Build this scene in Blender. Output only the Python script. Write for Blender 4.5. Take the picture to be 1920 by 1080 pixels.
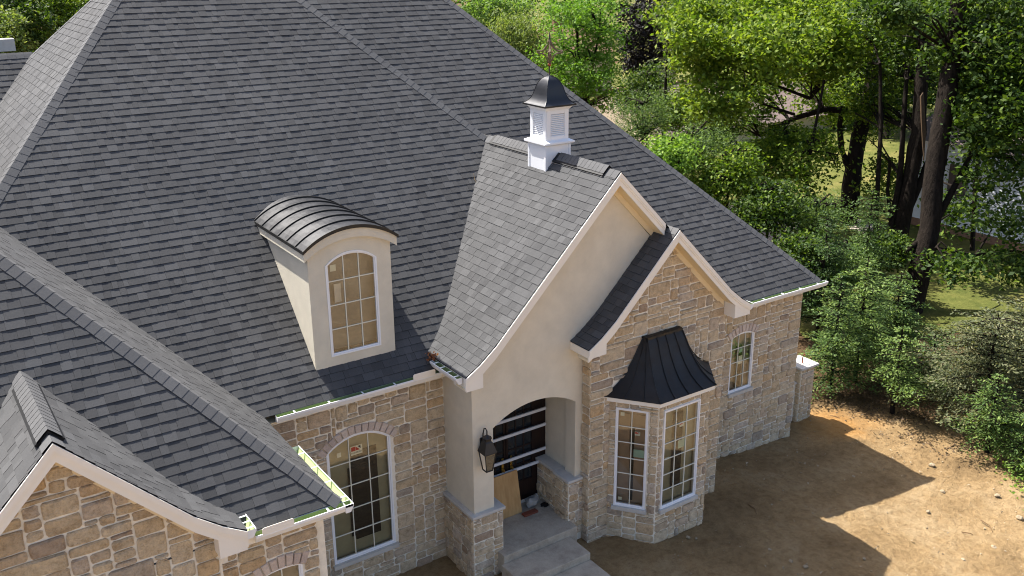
import bpy, bmesh, math, random
import numpy as np
from mathutils import Vector, Matrix
from mathutils.geometry import tessellate_polygon

for o in list(bpy.data.objects): bpy.data.objects.remove(o)
scene = bpy.context.scene
COL = scene.collection
V = Vector
R = random.Random(7)

# ------------------------------------------------------------------ camera
CF, CX, CY = 1788.2, 977.9, 504.8
YAW, PITCH, ROLL = -0.59929, -0.32274, -0.00608
CPOS = V((-8.751, -13.643, 6.923))
_f = V((-math.sin(YAW)*math.cos(PITCH), math.cos(YAW)*math.cos(PITCH), math.sin(PITCH)))
_r = V((math.cos(YAW), math.sin(YAW), 0)); _u = _r.cross(_f)
_r, _u = _r*math.cos(ROLL)+_u*math.sin(ROLL), _u*math.cos(ROLL)-_r*math.sin(ROLL)
cam_data = bpy.data.cameras.new('camera'); cam = bpy.data.objects.new('camera', cam_data); COL.objects.link(cam)
cam.matrix_world = Matrix(((_r.x, _u.x, -_f.x, CPOS.x), (_r.y, _u.y, -_f.y, CPOS.y), (_r.z, _u.z, -_f.z, CPOS.z), (0, 0, 0, 1)))
cam_data.sensor_width = 36; cam_data.lens = 36*CF/1920
cam_data.shift_x = -(CX-960)/1920; cam_data.shift_y = -(540-CY)/1920
cam_data.clip_end = 1500
scene.camera = cam
def px_of(p):
    d = V(p)-CPOS; z = d.dot(_f)
    return CX+CF*d.dot(_r)/z, CY-CF*d.dot(_u)/z, z
def at(px, py, depth):      # a place in the world: direction of a pixel, metres away along the view
    return CPOS+(_f+_r*((px-CX)/CF)-_u*((py-CY)/CF))*depth
def on_z(px, py, z):
    d = _f+_r*((px-CX)/CF)-_u*((py-CY)/CF)
    return CPOS+d*((z-CPOS.z)/d.z)

# ------------------------------------------------------------------ light
SUN = V((0.215, -0.67, -1.0)).normalized()       # the way the light travels
world = bpy.data.worlds.new('World'); scene.world = world; world.use_nodes = True
wn = world.node_tree.nodes; wl = world.node_tree.links
bg = wn['Background']; sky = wn.new('ShaderNodeTexSky'); sky.sky_type = 'NISHITA'; sky.sun_disc = False
sky.sun_elevation = math.asin(-SUN.z); sky.sun_rotation = math.atan2(-SUN.x, -SUN.y)
sky.air_density = 0.7; sky.dust_density = 2.6; sky.ozone_density = 0.6
wl.new(sky.outputs[0], bg.inputs[0]); bg.inputs[1].default_value = 0.125
sd = bpy.data.lights.new('sun', 'SUN'); sd.energy = 5.0; sd.angle = math.radians(0.53); sd.color = (1, 0.965, 0.91)
so = bpy.data.objects.new('sun', sd); COL.objects.link(so); so.location = (0, 20, 40)
so.rotation_euler = SUN.to_track_quat('-Z', 'Y').to_euler()
scene.view_settings.view_transform = 'Standard'; scene.view_settings.look = 'None'
scene.view_settings.exposure = 1.2; scene.view_settings.gamma = 1
scene.cycles.filter_width = 1.05; scene.cycles.max_bounces = 8; scene.cycles.transparent_max_bounces = 24

# ------------------------------------------------------------------ materials
def lin(c): return tuple(((x/255+.055)/1.055)**2.4 if x > 10 else x/255/12.92 for x in c)+(1,)
MATS = {}
class NT:
    def __init__(s, name):
        m = bpy.data.materials.new(name); m.use_nodes = True; s.m = m; s.t = m.node_tree; s.n = s.t.nodes; s.l = s.t.links
        s.b = s.n['Principled BSDF']; s.out = s.n['Material Output']; MATS[name] = m
    def node(s, t, **k):
        x = s.n.new(t)
        for a, b in k.items(): setattr(x, a, b)
        return x
    def coord(s):
        if not hasattr(s, '_c'):
            s._c = s.node('ShaderNodeNewGeometry').outputs['Position']
        return s._c
    def noise(s, scale, detail=4, rough=.6, vec=None, out='Fac'):
        x = s.node('ShaderNodeTexNoise'); x.inputs['Scale'].default_value = scale; x.inputs['Detail'].default_value = detail
        x.inputs['Roughness'].default_value = rough; s.l.new(vec or s.coord(), x.inputs['Vector']); return x.outputs[out]
    def ramp(s, fac, stops, interp='LINEAR'):
        x = s.node('ShaderNodeValToRGB'); x.color_ramp.interpolation = interp; e = x.color_ramp.elements
        while len(e) < len(stops): e.new(.5)
        for i, (p, c) in enumerate(stops): e[i].position = p; e[i].color = c if len(c) == 4 else tuple(c)+(1,)
        s.l.new(fac, x.inputs[0]); return x.outputs[0]
    def mix(s, fac, a, b, mode='MIX'):
        x = s.node('ShaderNodeMix', data_type='RGBA', blend_type=mode)
        for i, v in ((0, fac), (6, a), (7, b)):
            if isinstance(v, (int, float, tuple)): x.inputs[i].default_value = v
            else: s.l.new(v, x.inputs[i])
        return x.outputs[2]
    def math(s, op, a, b=0.):
        x = s.node('ShaderNodeMath', operation=op)
        for i, v in ((0, a), (1, b)):
            if isinstance(v, (int, float)): x.inputs[i].default_value = v
            else: s.l.new(v, x.inputs[i])
        return x.outputs[0]
    def attr(s, name):
        return s.node('ShaderNodeAttribute', attribute_name=name).outputs['Fac']
    def base(s, c, rough=.8, spec=.3):
        if isinstance(c, tuple): s.b.inputs['Base Color'].default_value = c
        else: s.l.new(c, s.b.inputs['Base Color'])
        s.b.inputs['Roughness'].default_value = rough; s.b.inputs['Specular IOR Level'].default_value = spec
        return s
    def bump(s, h, dist=.01, strength=.6):
        x = s.node('ShaderNodeBump'); x.inputs['Distance'].default_value = dist; x.inputs['Strength'].default_value = strength
        s.l.new(h, x.inputs['Height']); s.l.new(x.outputs[0], s.b.inputs['Normal']); return s

def plain(name, rgb, rough=.6, spec=.3, vary=.06, scale=3., bump=None, metal=0.):
    t = NT(name); c = lin(rgb)
    d = tuple(x*(1-vary*2) for x in c[:3])+(1,); e = tuple(min(1, x*(1+vary)) for x in c[:3])+(1,)
    t.base(t.ramp(t.noise(scale, 5, .65), [(.3, d), (.7, e)]), rough, spec)
    t.b.inputs['Metallic'].default_value = metal
    if bump: t.bump(t.noise(bump[0], 4, .7), bump[1], bump[2])
    return t.m

def shingle_mat(name, lo, hi):
    t = NT(name)
    col = t.ramp(t.attr('rnd'), [(0, (lo, lo*1.0, lo*.99)), (.45, (lo*.6+hi*.4, (lo*.6+hi*.4)*1.0, (lo*.6+hi*.4)*.985)), (1, (hi, hi*1.0, hi*.985))])
    g = t.noise(260, 2, .8); gr = t.ramp(g, [(.3, (.62, .62, .62)), (.7, (1.35, 1.35, 1.38))])
    w = t.ramp(t.noise(.55, 4, .6), [(.28, (.84, .84, .85)), (.75, (1.13, 1.12, 1.11))])
    col = t.mix(1., t.mix(1., col, gr, 'MULTIPLY'), w, 'MULTIPLY')
    t.base(col, .9, .25).bump(g, .004, .5); return t.m
shingle_mat('shingle', .060, .096)
shingle_mat('cap_shingle', .098, .118)
plain('asphalt_edge', (12, 11, 10), .95, .1); plain('vent_black', (26, 26, 27), .6)
def stone_mat(name):
    t = NT(name)
    col = t.ramp(t.attr('rnd'), [(0, lin((194, 172, 146))), (.2, lin((212, 190, 158))), (.42, lin((216, 198, 172))), (.6, lin((206, 182, 148))),
                                 (.72, lin((206, 190, 174))), (.86, lin((212, 180, 138))), (.93, lin((178, 166, 154))), (1, lin((176, 150, 128)))])
    n1 = t.noise(9, 6, .75); n2 = t.noise(38, 5, .7)
    col = t.mix(1., t.mix(.14, col, lin((188, 188, 172))), (1.09, 1.08, 1.06, 1), 'MULTIPLY'); c2 = t.mix(1., col, t.ramp(n1, [(.3, (.66, .61, .55)), (.48, (.98, .97, .94)), (.68, (1.22, 1.22, 1.18))]), 'MULTIPLY')
    c2 = t.mix(t.math('MULTIPLY', t.ramp(n2, [(.52, (0, 0, 0)), (.72, (1, 1, 1))]), .5), c2, lin((154, 122, 88)))
    h = t.math('ADD', n1, t.math('MULTIPLY', n2, .7))
    t.base(c2, .92, .15).bump(h, .05, 1.); return t.m
stone_mat('stone')
plain('mortar', (240, 232, 214), .95, .1, .09, 6., (60, .006, .5))
plain('limestone', (196, 192, 184), .85, .2, .07, 5., (50, .003, .3))
def arch_mat():
    t = NT('arch_stone')
    col = t.ramp(t.attr('rnd'), [(0, lin((196, 180, 168))), (.5, lin((212, 196, 182))), (1, lin((184, 168, 158)))])
    n = t.noise(26, 5, .7); t.base(t.mix(1., col, t.ramp(n, [(.3, (.8, .78, .77)), (.7, (1.12, 1.12, 1.1))]), 'MULTIPLY'), .9, .2).bump(n, .012, .6)
arch_mat()
plain('stucco', (220, 211, 191), .95, .1, .05, 2.2, (85, .008, .7))
plain('trim_white', (240, 234, 222), .45, .35, .025, 2.)
plain('soffit', (232, 216, 182), .55, .3, .02, 2.)
plain('vinyl_white', (236, 237, 238), .3, .4, .015, 2.)
plain('muntin', (224, 222, 206), .35, .4, .02)
plain('gutter_green', (136, 152, 104), .5, .35, .12, 5.)
plain('gutter_pale', (176, 190, 142), .5, .35, .08, 5.)
def metal(name, rgb, rough):
    t = NT(name); t.base(t.ramp(t.noise(2.5, 4, .6), [(.3, tuple(x*.8 for x in lin(rgb)[:3])), (.7, tuple(x*1.15 for x in lin(rgb)[:3]))]), rough, .5)
    r = t.ramp(t.noise(5, 4, .6), [(.3, (rough*.8,)*3), (.7, (rough*1.25,)*3)]); t.l.new(r, t.b.inputs['Roughness'])
    t.bump(t.noise(1.8, 2, .5), .01, .25)
metal('roof_metal', (38, 39, 42), .42); metal('bell_metal', (30, 31, 34), .38); metal('seam_metal', (20, 19, 18), .5); metal('black_metal', (24, 22, 20), .55); metal('iron', (40, 36, 33), .5)
metal('copper', (168, 96, 66), .35); MATS['copper'].node_tree.nodes['Principled BSDF'].inputs['Metallic'].default_value = .9
metal('brass', (196, 160, 80), .3); MATS['brass'].node_tree.nodes['Principled BSDF'].inputs['Metallic'].default_value = .9
metal('aged_iron', (104, 88, 68), .5)
def glass_mat(name, tint, refl):
    t = NT(name); t.n.remove(t.b)
    tr = t.node('ShaderNodeBsdfTransparent'); tr.inputs[0].default_value = tint
    gl = t.node('ShaderNodeBsdfGlossy'); gl.inputs['Roughness'].default_value = .02; gl.inputs[0].default_value = (1, 1, 1, 1)
    lw = t.node('ShaderNodeFresnel'); lw.inputs[0].default_value = 1.5
    f = t.math('ADD', t.math('MULTIPLY', lw.outputs[0], 1.0), refl)
    mx = t.node('ShaderNodeMixShader'); t.l.new(f, mx.inputs[0]); t.l.new(tr.outputs[0], mx.inputs[1]); t.l.new(gl.outputs[0], mx.inputs[2])
    t.l.new(mx.outputs[0], t.out.inputs[0])
glass_mat('glass', (.86, .88, .86, 1), .10)
plain('interior_tan', (176, 168, 138), .9, .1, .1, 2.5)
plain('interior_brown', (160, 150, 136), .9, .1, .1, 3.)
plain('interior_dark', (40, 38, 36), .9, .1, .1, 3.)
plain('cardboard', (178, 150, 122), .9, .1, .06, 4.)
plain('paper', (226, 226, 210), .8, .2, .02)
plain('sticker_red', (170, 70, 50), .6); plain('sticker_print', (70, 64, 58), .7)
plain('sticker_mint', (178, 204, 186), .7)
def wood(name, a, b, scale=4.):
    t = NT(name); mp = t.node('ShaderNodeMapping'); mp.inputs['Scale'].default_value = (6, 6, .6); t.l.new(t.coord(), mp.inputs[0])
    n = t.noise(scale, 6, .65, mp.outputs[0]); t.base(t.ramp(n, [(.3, lin(a)), (.7, lin(b))]), .6, .3).bump(n, .003, .4)
wood('door_wood', (24, 13, 10), (40, 22, 16)); wood('plywood', (172, 132, 84), (198, 160, 108), 2.); wood('splinter', (64, 50, 38), (100, 80, 60), 9.)
plain('red_block', (128, 72, 54), .8); plain('brace', (206, 208, 212), .5, .3, .03)
plain('door_glass', (34, 38, 42), .12, .6, .2, 2.)
plain('plastic', (150, 150, 146), .35, .5, .15, 6.)
def concrete():
    t = NT('concrete'); n = t.noise(3.2, 8, .7); n2 = t.noise(45, 4, .7)
    c = t.ramp(n, [(.25, lin((140, 130, 116))), (.5, lin((176, 165, 148))), (.75, lin((190, 180, 162)))])
    c = t.mix(1., c, t.ramp(n2, [(.3, (.86, .86, .86)), (.7, (1.08, 1.08, 1.07))]), 'MULTIPLY'); t.base(c, .9, .2).bump(n2, .004, .5)
concrete()
def dirt():
    t = NT('dirt'); n = t.noise(.7, 8, .65); n2 = t.noise(7, 8, .72); n3 = t.noise(60, 4, .7)
    c = t.ramp(n, [(.25, lin((126, 104, 74))), (.5, lin((161, 135, 97))), (.72, lin((178, 155, 119)))])
    c = t.mix(1., c, t.ramp(n2, [(.3, (.68, .64, .6)), (.55, (1, 1, 1)), (.75, (1.12, 1.12, 1.1))]), 'MULTIPLY')
    c = t.mix(1., c, t.ramp(n3, [(.3, (.8, .78, .76)), (.7, (1.12, 1.12, 1.12))]), 'MULTIPLY')
    # rust coloured fill near the stone pillar, woodland floor beyond the yard's edge
    def blob(cx, cy, r):
        s = t.node('ShaderNodeVectorMath', operation='DISTANCE'); s.inputs[1].default_value = (cx, cy, -4.5); t.l.new(t.coord(), s.inputs[0])
        return t.math('SUBTRACT', 1., t.math('DIVIDE', s.outputs['Value'], r))
    w = t.ramp(t.math('ADD', blob(10.0, -.3, 1.7), t.math('MULTIPLY', t.math('SUBTRACT', n, .5), 2.)), [(.25, (0, 0, 0)), (.75, (1, 1, 1))])
    c = t.mix(t.math('MULTIPLY', w, .42), c, lin((184, 126, 52)))
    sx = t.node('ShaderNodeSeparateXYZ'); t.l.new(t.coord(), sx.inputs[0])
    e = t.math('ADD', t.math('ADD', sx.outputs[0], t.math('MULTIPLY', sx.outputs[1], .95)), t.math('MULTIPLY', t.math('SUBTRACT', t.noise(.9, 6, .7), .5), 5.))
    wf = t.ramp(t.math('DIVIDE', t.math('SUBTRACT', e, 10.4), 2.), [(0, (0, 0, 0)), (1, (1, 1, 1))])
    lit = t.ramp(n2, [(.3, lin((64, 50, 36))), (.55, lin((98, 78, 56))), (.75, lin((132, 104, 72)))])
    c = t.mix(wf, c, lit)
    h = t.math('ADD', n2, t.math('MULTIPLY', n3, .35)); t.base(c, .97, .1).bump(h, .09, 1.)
dirt()
plain('rock', (162, 146, 120), .95, .1, .16, 9., (30, .02, .7)); plain('pebble', (168, 150, 122), .95, .1, .25, 12.)
plain('twig', (120, 96, 70), .9, .1, .2, 9.)
def lawn_mat():
    t = NT('lawn'); n = t.noise(.5, 6, .7); n2 = t.noise(9, 5, .7)
    c = t.ramp(n, [(.3, lin((66, 76, 34))), (.5, lin((96, 98, 50))), (.75, lin((130, 118, 74)))])
    t.base(t.mix(1., c, t.ramp(n2, [(.3, (.75, .75, .7)), (.7, (1.15, 1.15, 1.1))]), 'MULTIPLY'), .95, .1).bump(n2, .05, .8)
lawn_mat()
plain('drive', (176, 160, 154), .95, .1, .12, 3., (20, .02, .5))
plain('litter', (150, 108, 76), .95, .1, .3, 8.)
def leaf_mat(name, a, b, c, trans=.45):
    t = NT(name); col = t.ramp(t.attr('rnd'), [(0, lin(a)), (.5, lin(b)), (1, lin(c))])
    t.base(col, .6, .2)
    tl = t.node('ShaderNodeBsdfTranslucent'); t.l.new(t.mix(1., col, (1.25, 1.3, .55, 1), 'MULTIPLY'), tl.inputs[0])
    mx = t.node('ShaderNodeMixShader'); mx.inputs[0].default_value = trans
    t.l.new(t.b.outputs[0], mx.inputs[1]); t.l.new(tl.outputs[0], mx.inputs[2]); t.l.new(mx.outputs[0], t.out.inputs[0])
leaf_mat('leaf_maple', (46, 71, 20), (82, 107, 31), (142, 158, 57), .4)
leaf_mat('leaf_dark', (30, 49, 18), (55, 78, 26), (108, 128, 47), .35)
leaf_mat('leaf_locust', (72, 108, 34), (98, 134, 46), (130, 160, 64), .4)
leaf_mat('leaf_willow', (82, 104, 50), (112, 128, 68), (146, 152, 96), .4)
leaf_mat('leaf_purple', (16, 15, 14), (24, 21, 20), (36, 31, 28), .1)
leaf_mat('leaf_far', (60, 92, 40), (86, 116, 52), (116, 142, 70), .4)
leaf_mat('needle', (48, 70, 36), (78, 102, 50), (126, 146, 74), .3)
leaf_mat('needle_gray', (66, 76, 50), (94, 100, 68), (130, 128, 90), .3)
leaf_mat('leaf_ivy', (80, 112, 40), (108, 140, 52), (146, 170, 76), .4)
leaf_mat('litter_leaf', (58, 46, 35), (80, 65, 48), (110, 89, 66), .2)
leaf_mat('leaf_dead', (112, 66, 44), (146, 92, 62), (176, 124, 90), .3)
def bark_mat(name, a, b):
    t = NT(name); mp = t.node('ShaderNodeMapping'); mp.inputs['Scale'].default_value = (1, 1, .25); t.l.new(t.coord(), mp.inputs[0])
    n = t.noise(9, 6, .7, mp.outputs[0]); t.base(t.ramp(n, [(.3, lin(a)), (.7, lin(b))]), .95, .1).bump(n, .08, .9)
bark_mat('bark', (22, 18, 15), (48, 41, 35)); bark_mat('bark_light', (96, 82, 64), (142, 124, 98))
plain('siding_white', (226, 228, 232), .5, .3, .03); plain('siding_tan', (214, 196, 168), .6); plain('neighbor_roof', (122, 108, 102), .95, .1, .12, 4., (20, .02, .5))
plain('brick_red', (150, 116, 96), .9, .1, .15, 10.); plain('dark_glass', (46, 50, 56), .15, .5); plain('brown_roof', (136, 108, 90), .95, .1, .12, 3.)
plain('bag_blue', (170, 196, 220), .5)

# ------------------------------------------------------------------ mesh helpers
def mesh_obj(name, verts, faces, mats, parent=None, fmat=None, rnd=None, smooth=False):
    me = bpy.data.meshes.new(name); me.from_pydata([tuple(v) for v in verts], [], faces)
    for m in (mats if isinstance(mats, (list, tuple)) else [mats]): me.materials.append(MATS[m])
    if fmat is not None: me.polygons.foreach_set('material_index', fmat)
    if rnd is not None:
        a = me.attributes.new('rnd', 'FLOAT', 'FACE')
        a.data.foreach_set('value', rnd if hasattr(rnd, '__len__') else [rnd]*len(faces))
    if smooth: me.polygons.foreach_set('use_smooth', [True]*len(faces))
    me.update()
    o = bpy.data.objects.new(name, me); COL.objects.link(o)
    if parent is not None: o.parent = parent
    return o
def empty(name, loc=(0, 0, 0), parent=None):
    o = bpy.data.objects.new(name, None); COL.objects.link(o); o.location = loc; o.empty_display_size = .2
    if parent is not None: o.parent = parent
    return o
def tag(o, label, cat, group=None, kind=None):
    o['label'] = label; o['category'] = cat
    if group: o['group'] = group
    if kind: o['kind'] = kind
    return o
class MB:                       # a mesh being collected
    def __init__(s): s.v = []; s.f = []; s.m = []; s.r = []
    def add(s, verts, faces, mat=0, rnd=0.):
        k = len(s.v); s.v += [tuple(v) for v in verts]; s.f += [tuple(i+k for i in f) for f in faces]
        s.m += [mat]*len(faces); s.r += [rnd]*len(faces); return s
    def box(s, a, b, mat=0, rnd=0.):
        (x0, y0, z0), (x1, y1, z1) = a, b
        return s.add([(x0, y0, z0), (x1, y0, z0), (x1, y1, z0), (x0, y1, z0), (x0, y0, z1), (x1, y0, z1), (x1, y1, z1), (x0, y1, z1)],
                     [(0, 3, 2, 1), (4, 5, 6, 7), (0, 1, 5, 4), (1, 2, 6, 5), (2, 3, 7, 6), (3, 0, 4, 7)], mat, rnd)
    def obox(s, c, ax, ay, az, mat=0, rnd=0.):   # oriented box: centre and half axes
        c, ax, ay, az = V(c), V(ax), V(ay), V(az)
        vs = [c+ax*i+ay*j+az*k for k in (-1, 1) for i, j in ((-1, -1), (1, -1), (1, 1), (-1, 1))]
        return s.add(vs, [(0, 3, 2, 1), (4, 5, 6, 7), (0, 1, 5, 4), (1, 2, 6, 5), (2, 3, 7, 6), (3, 0, 4, 7)], mat, rnd)
    def prism(s, pts, d, mat=0, rnd=0.):         # polygon extruded by vector d (cap triangulated)
        n = len(pts); pts = [V(p) for p in pts]; d = V(d)
        vs = pts+[p+d for p in pts]
        tr = tessellate_polygon([pts])
        fs = [tuple(t) for t in tr]+[tuple(i+n for i in reversed(t)) for t in tr]
        fs += [(i, (i+1) % n, (i+1) % n+n, i+n) for i in range(n)]
        return s.add(vs, fs, mat, rnd)
    def tube(s, pts, rad, seg=8, mat=0, rnd=0.):
        pts = [V(p) for p in pts]; n = len(pts); rad = rad if hasattr(rad, '__len__') else [rad]*n
        vs = []; fs = []
        for i, p in enumerate(pts):
            t = (pts[min(i+1, n-1)]-pts[max(i-1, 0)]).normalized()
            a = t.cross(V((0, 0, 1)) if abs(t.z) < .9 else V((1, 0, 0))).normalized(); b = t.cross(a)
            for k in range(seg):
                w = 2*math.pi*k/seg; vs.append(p+(a*math.cos(w)+b*math.sin(w))*rad[i])
        for i in range(n-1):
            for k in range(seg): fs.append((i*seg+k, i*seg+(k+1) % seg, (i+1)*seg+(k+1) % seg, (i+1)*seg+k))
        fs.append(tuple(range(seg))); fs.append(tuple((n-1)*seg+k for k in reversed(range(seg))))
        return s.add(vs, fs, mat, rnd)
    def build(s, name, mats, parent=None, smooth=False, rnd=False):
        return mesh_obj(name, s.v, s.f, mats, parent, s.m, s.r if rnd else None, smooth)
def clip(poly, a, b, c):        # keep a*x+b*y<=c
    out = []
    for i in range(len(poly)):
        p, q = poly[i], poly[(i+1) % len(poly)]; fp = a*p[0]+b*p[1]-c; fq = a*q[0]+b*q[1]-c
        if fp <= 0: out.append(p)
        if fp*fq < 0:
            t = fp/(fp-fq); out.append((p[0]+(q[0]-p[0])*t, p[1]+(q[1]-p[1])*t))
    return out
def halfplanes(poly):           # convex CCW polygon
    hp = []
    for i in range(len(poly)):
        (x0, y0), (x1, y1) = poly[i], poly[(i+1) % len(poly)]
        a, b = (y1-y0), -(x1-x0); hp.append((a, b, a*x0+b*y0))
    return hp
def area(p): return .5*sum(p[i][0]*p[(i+1) % len(p)][1]-p[(i+1) % len(p)][0]*p[i][1] for i in range(len(p)))

# ------------------------------------------------------------------ ground
def sm(t): t = max(0., min(1., t)); return t*t*(3-2*t)
def ground_z(x, y):
    return -4.0-.45*sm((x-3)/6)-.5*sm((x-9)/9)-.05*max(0, min(8, -(y+1.5)))+.25*sm((x-30)/40)
def grid_sheet(name, xs, ys, zf, mat, **k):
    vs = [(x, y, zf(x, y)) for y in ys for x in xs]; n = len(xs)
    fs = [(j*n+i, j*n+i+1, (j+1)*n+i+1, (j+1)*n+i) for j in range(len(ys)-1) for i in range(n-1)]
    return mesh_obj(name, vs, fs, mat, smooth=True)
def warp(lo, hi, c, n):         # points dense near c
    t = np.linspace(-1, 1, n); return sorted([c+(hi-c)*v**3 if v > 0 else c+(c-lo)*v**3 for v in t])
from mathutils import noise as mnoise
def bumpy(x, y):
    z = ground_z(x, y)
    if not (0 < x < 20 and -13 < y < 9): return z
    n = .055*mnoise.noise(V((x*.55, y*.55, 1)))+.030*mnoise.noise(V((x*1.7, y*1.7, 5)))+.020*mnoise.noise(V((x*4.5, y*4.5, 9)))+.013*mnoise.noise(V((x*10, y*10, 3)))
    t = (x*.42+y*.91)                                    # grading marks left by a machine, running along the house
    n += .03*math.sin(t*4.2+1.5*mnoise.noise(V((x*.4, y*.4, 7))))*max(0, mnoise.noise(V((x*.25, y*.25, 2)))+.35)
    c = mnoise.noise(V((x*6.3, y*6.3, 20))); n += .05*max(0, c-.42)      # clods
    return z+n
gx = list(np.linspace(-400, -20, 6))+list(np.linspace(-14, .5, 40))+list(np.linspace(.57, 15, 230))+list(np.linspace(15.3, 24, 30))+list(np.linspace(27, 60, 16))+list(np.linspace(90, 900, 6))
gy = list(np.linspace(-400, -30, 6))+list(np.linspace(-14, -10, 14))+list(np.linspace(-9.93, 2.5, 190))+list(np.linspace(2.8, 14, 40))+list(np.linspace(17, 80, 22))+list(np.linspace(110, 900, 6))
g = grid_sheet('ground', gx, gy, bumpy, 'dirt'); g['kind'] = 'structure'
def patch(name, pts, mat, lift=.006):
    me_v = []; c = V((sum(p[0] for p in pts)/len(pts), sum(p[1] for p in pts)/len(pts)))
    rings = 10; n = len(pts); vs = [(c.x, c.y, ground_z(c.x, c.y)+lift)]; fs = []
    for k in range(1, rings+1):
        for p in pts:
            q = c.lerp(V((p[0], p[1])), k/rings); vs.append((q.x, q.y, ground_z(q.x, q.y)+lift))
    for i in range(n): fs.append((0, 1+i, 1+(i+1) % n))
    for k in range(rings-1):
        for i in range(n): fs.append((1+k*n+i, 1+(k+1)*n+i, 1+(k+1)*n+(i+1) % n, 1+k*n+(i+1) % n))
    o = mesh_obj(name, vs, fs, mat); o['kind'] = 'structure'; return o
def ring_pts(pxs, z=-4.95):
    q = [on_z(a, b, z) for a, b in pxs]; out = []
    for i in range(len(q)):
        a, b = q[i], q[(i+1) % len(q)]
        for k in range(6):
            p = a.lerp(b, k/6); out.append((p.x+R.uniform(-.3, .3), p.y+R.uniform(-.3, .3)))
    return out
patch('lawn', ring_pts([(1500, 640), (1640, 640), (1800, 620), (2300, 640), (2700, 200), (2700, -55), (1900, -60), (1100, -60), (900, -55), (960, 200), (1250, 330), (1400, 420)]), 'lawn', .03)
patch('gravel_drive', ring_pts([(1360, 470), (1480, 530), (1640, 480), (1640, 420), (1560, 410), (1450, 370), (1360, 380)]), 'drive', .06)

# ================================================================== HOUSE
house = empty('house', (1.5, 1.5, -4.2))
tag(house, 'large stone and stucco house with steep charcoal shingle roofs, dormer and white cupola', 'house')
HM = Matrix.Translation(house.location).inverted()
def adopt(o, parent=None):      # keep world coordinates under the house
    o.parent = parent or house
    if parent is None: o.matrix_parent_inverse = HM
    return o
def part(mb, name, mats, parent=None, smooth=False, rnd=False):
    return adopt(mb.build(name, mats, None, smooth, rnd), parent)

M = 1.013; K = math.sqrt(1+M*M); EXPO = .142
SHN = []; STN = []
def planar(O, U, Vd):
    O = V(O); U = V(U).normalized(); Vd = V(Vd).normalized(); N = U.cross(Vd)
    return lambda u, v, h: O+U*u+Vd*v+N*h
def profile_map(pts, face):     # pts from eave tip to apex [(x,z)], face +1 looks to +X, -1 to -X
    L = [0]
    for a, b in zip(pts, pts[1:]): L.append(L[-1]+math.hypot(b[0]-a[0], b[1]-a[1]))
    def f(u, v, h):
        i = 0
        while i < len(pts)-2 and v > L[i+1]: i += 1
        t = (v-L[i])/(L[i+1]-L[i]); (x0, z0), (x1, z1) = pts[i], pts[i+1]
        dx, dz = (x1-x0)/(L[i+1]-L[i]), (z1-z0)/(L[i+1]-L[i])
        n = (dz, -dx) if face > 0 else (-dz, dx)
        if n[1] < 0: n = (-n[0], -n[1])
        return V((x0+(x1-x0)*t+n[0]*h, u*face, z0+(z1-z0)*t+n[1]*h))
    return f, L
def slope(mapf, poly, seed, label=None, breaks=(), rank=1., keep=None, shingle=True):
    if area(poly) < 0: poly = poly[::-1]
    mb = MB(); cuts = [-99]+list(breaks)+[99]
    for a, b in zip(cuts, cuts[1:]):
        q = clip(clip(poly, 0, -1, -a), 0, 1, b)
        if len(q) > 2: mb.add([mapf(u, v, -.012) for u, v in q], [tuple(range(len(q)))])
    deck = part(mb, 'roof_slope', ['vent_black'])
    if label: deck['label'] = label
    if not shingle: return deck
    rr = random.Random(seed); hp = halfplanes(poly)
    us = [p[0] for p in poly]; vs = [p[1] for p in poly]
    v0 = min(vs)
    while v0 < max(vs):
        u = min(us)-rr.uniform(0, .3); band = clip(clip(poly, 0, -1, -v0), 0, 1, v0+EXPO+.02)
        if len(band) < 3: v0 += EXPO; continue
        ulo, uhi = min(p[0] for p in band), max(p[0] for p in band)
        thick = rr.random() < .5
        while u < uhi:
            w = rr.choice((.08, .11, .14, .16, .19, .24))*rr.uniform(.85, 1.15)
            if u+w > ulo:
                q = [(u, v0), (u+w-.0015, v0), (u+w-.0015, v0+EXPO+.02), (u, v0+EXPO+.02)]
                for a, b, c in hp:
                    q = clip(q, a, b, c)
                    if len(q) < 3: break
                if len(q) >= 3 and abs(area(q)) > 2e-4:
                    t = .0092; ex_ = (.0032 if thick else 0.)+rr.uniform(0, .0008)
                    top = [mapf(a, b, .0015+ex_+t*(1-(b-v0)/(EXPO+.02))) for a, b in q]; bot = [mapf(a, b, -.008) for a, b in q]
                    n = len(q); fs = [tuple(range(n))]
                    for i in range(n):
                        j = (i+1) % n
                        if q[i][1] > v0+EXPO+.015 and q[j][1] > v0+EXPO+.015: continue
                        fs.append((i, i+n, j+n, j))
                    c = sum((x for x in top), V())/n
                    pr = px_of(c); vis = 0
                    if rank and 0 < pr[0] < 1920 and 0 < pr[1] < 1080 and (keep is None or keep(c)): vis = rank*area(q)/pr[2]**2
                    SHN.append((vis, top+bot, fs, max(0., min(1., rr.gauss(.53 if thick else .47, .22))), deck))
            u += w; thick = not thick if rr.random() < .8 else thick
        v0 += EXPO
    return deck

def gable_profile(xt, zt, xa, za):
    s = 1 if xa > xt else -1
    return [(xt, zt), (xt+s*.28, zt+.174), (xt+s*.6, zt+.43), (xa, za)]
# --- profiles (x, z)
EL = gable_profile(-1.447, .24, 1.767, 3.283); ER = [(5.0, .05), (1.767, 3.283)]
BL = gable_profile(.953, .221, 3.0, 2.097); BR = gable_profile(5.047, .221, 3.0, 2.097)
GR = gable_profile(-5.856, .186, -7.785, 2.008); GL = gable_profile(-9.714, .186, -7.785, 2.008)
YE, YB, YG = -1.295, -1.527, -3.40           # front edges of the three gables
def xy_poly(pts, fu, fv): return [(fu(x, y), fv(x, y)) for x, y in pts]

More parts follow.
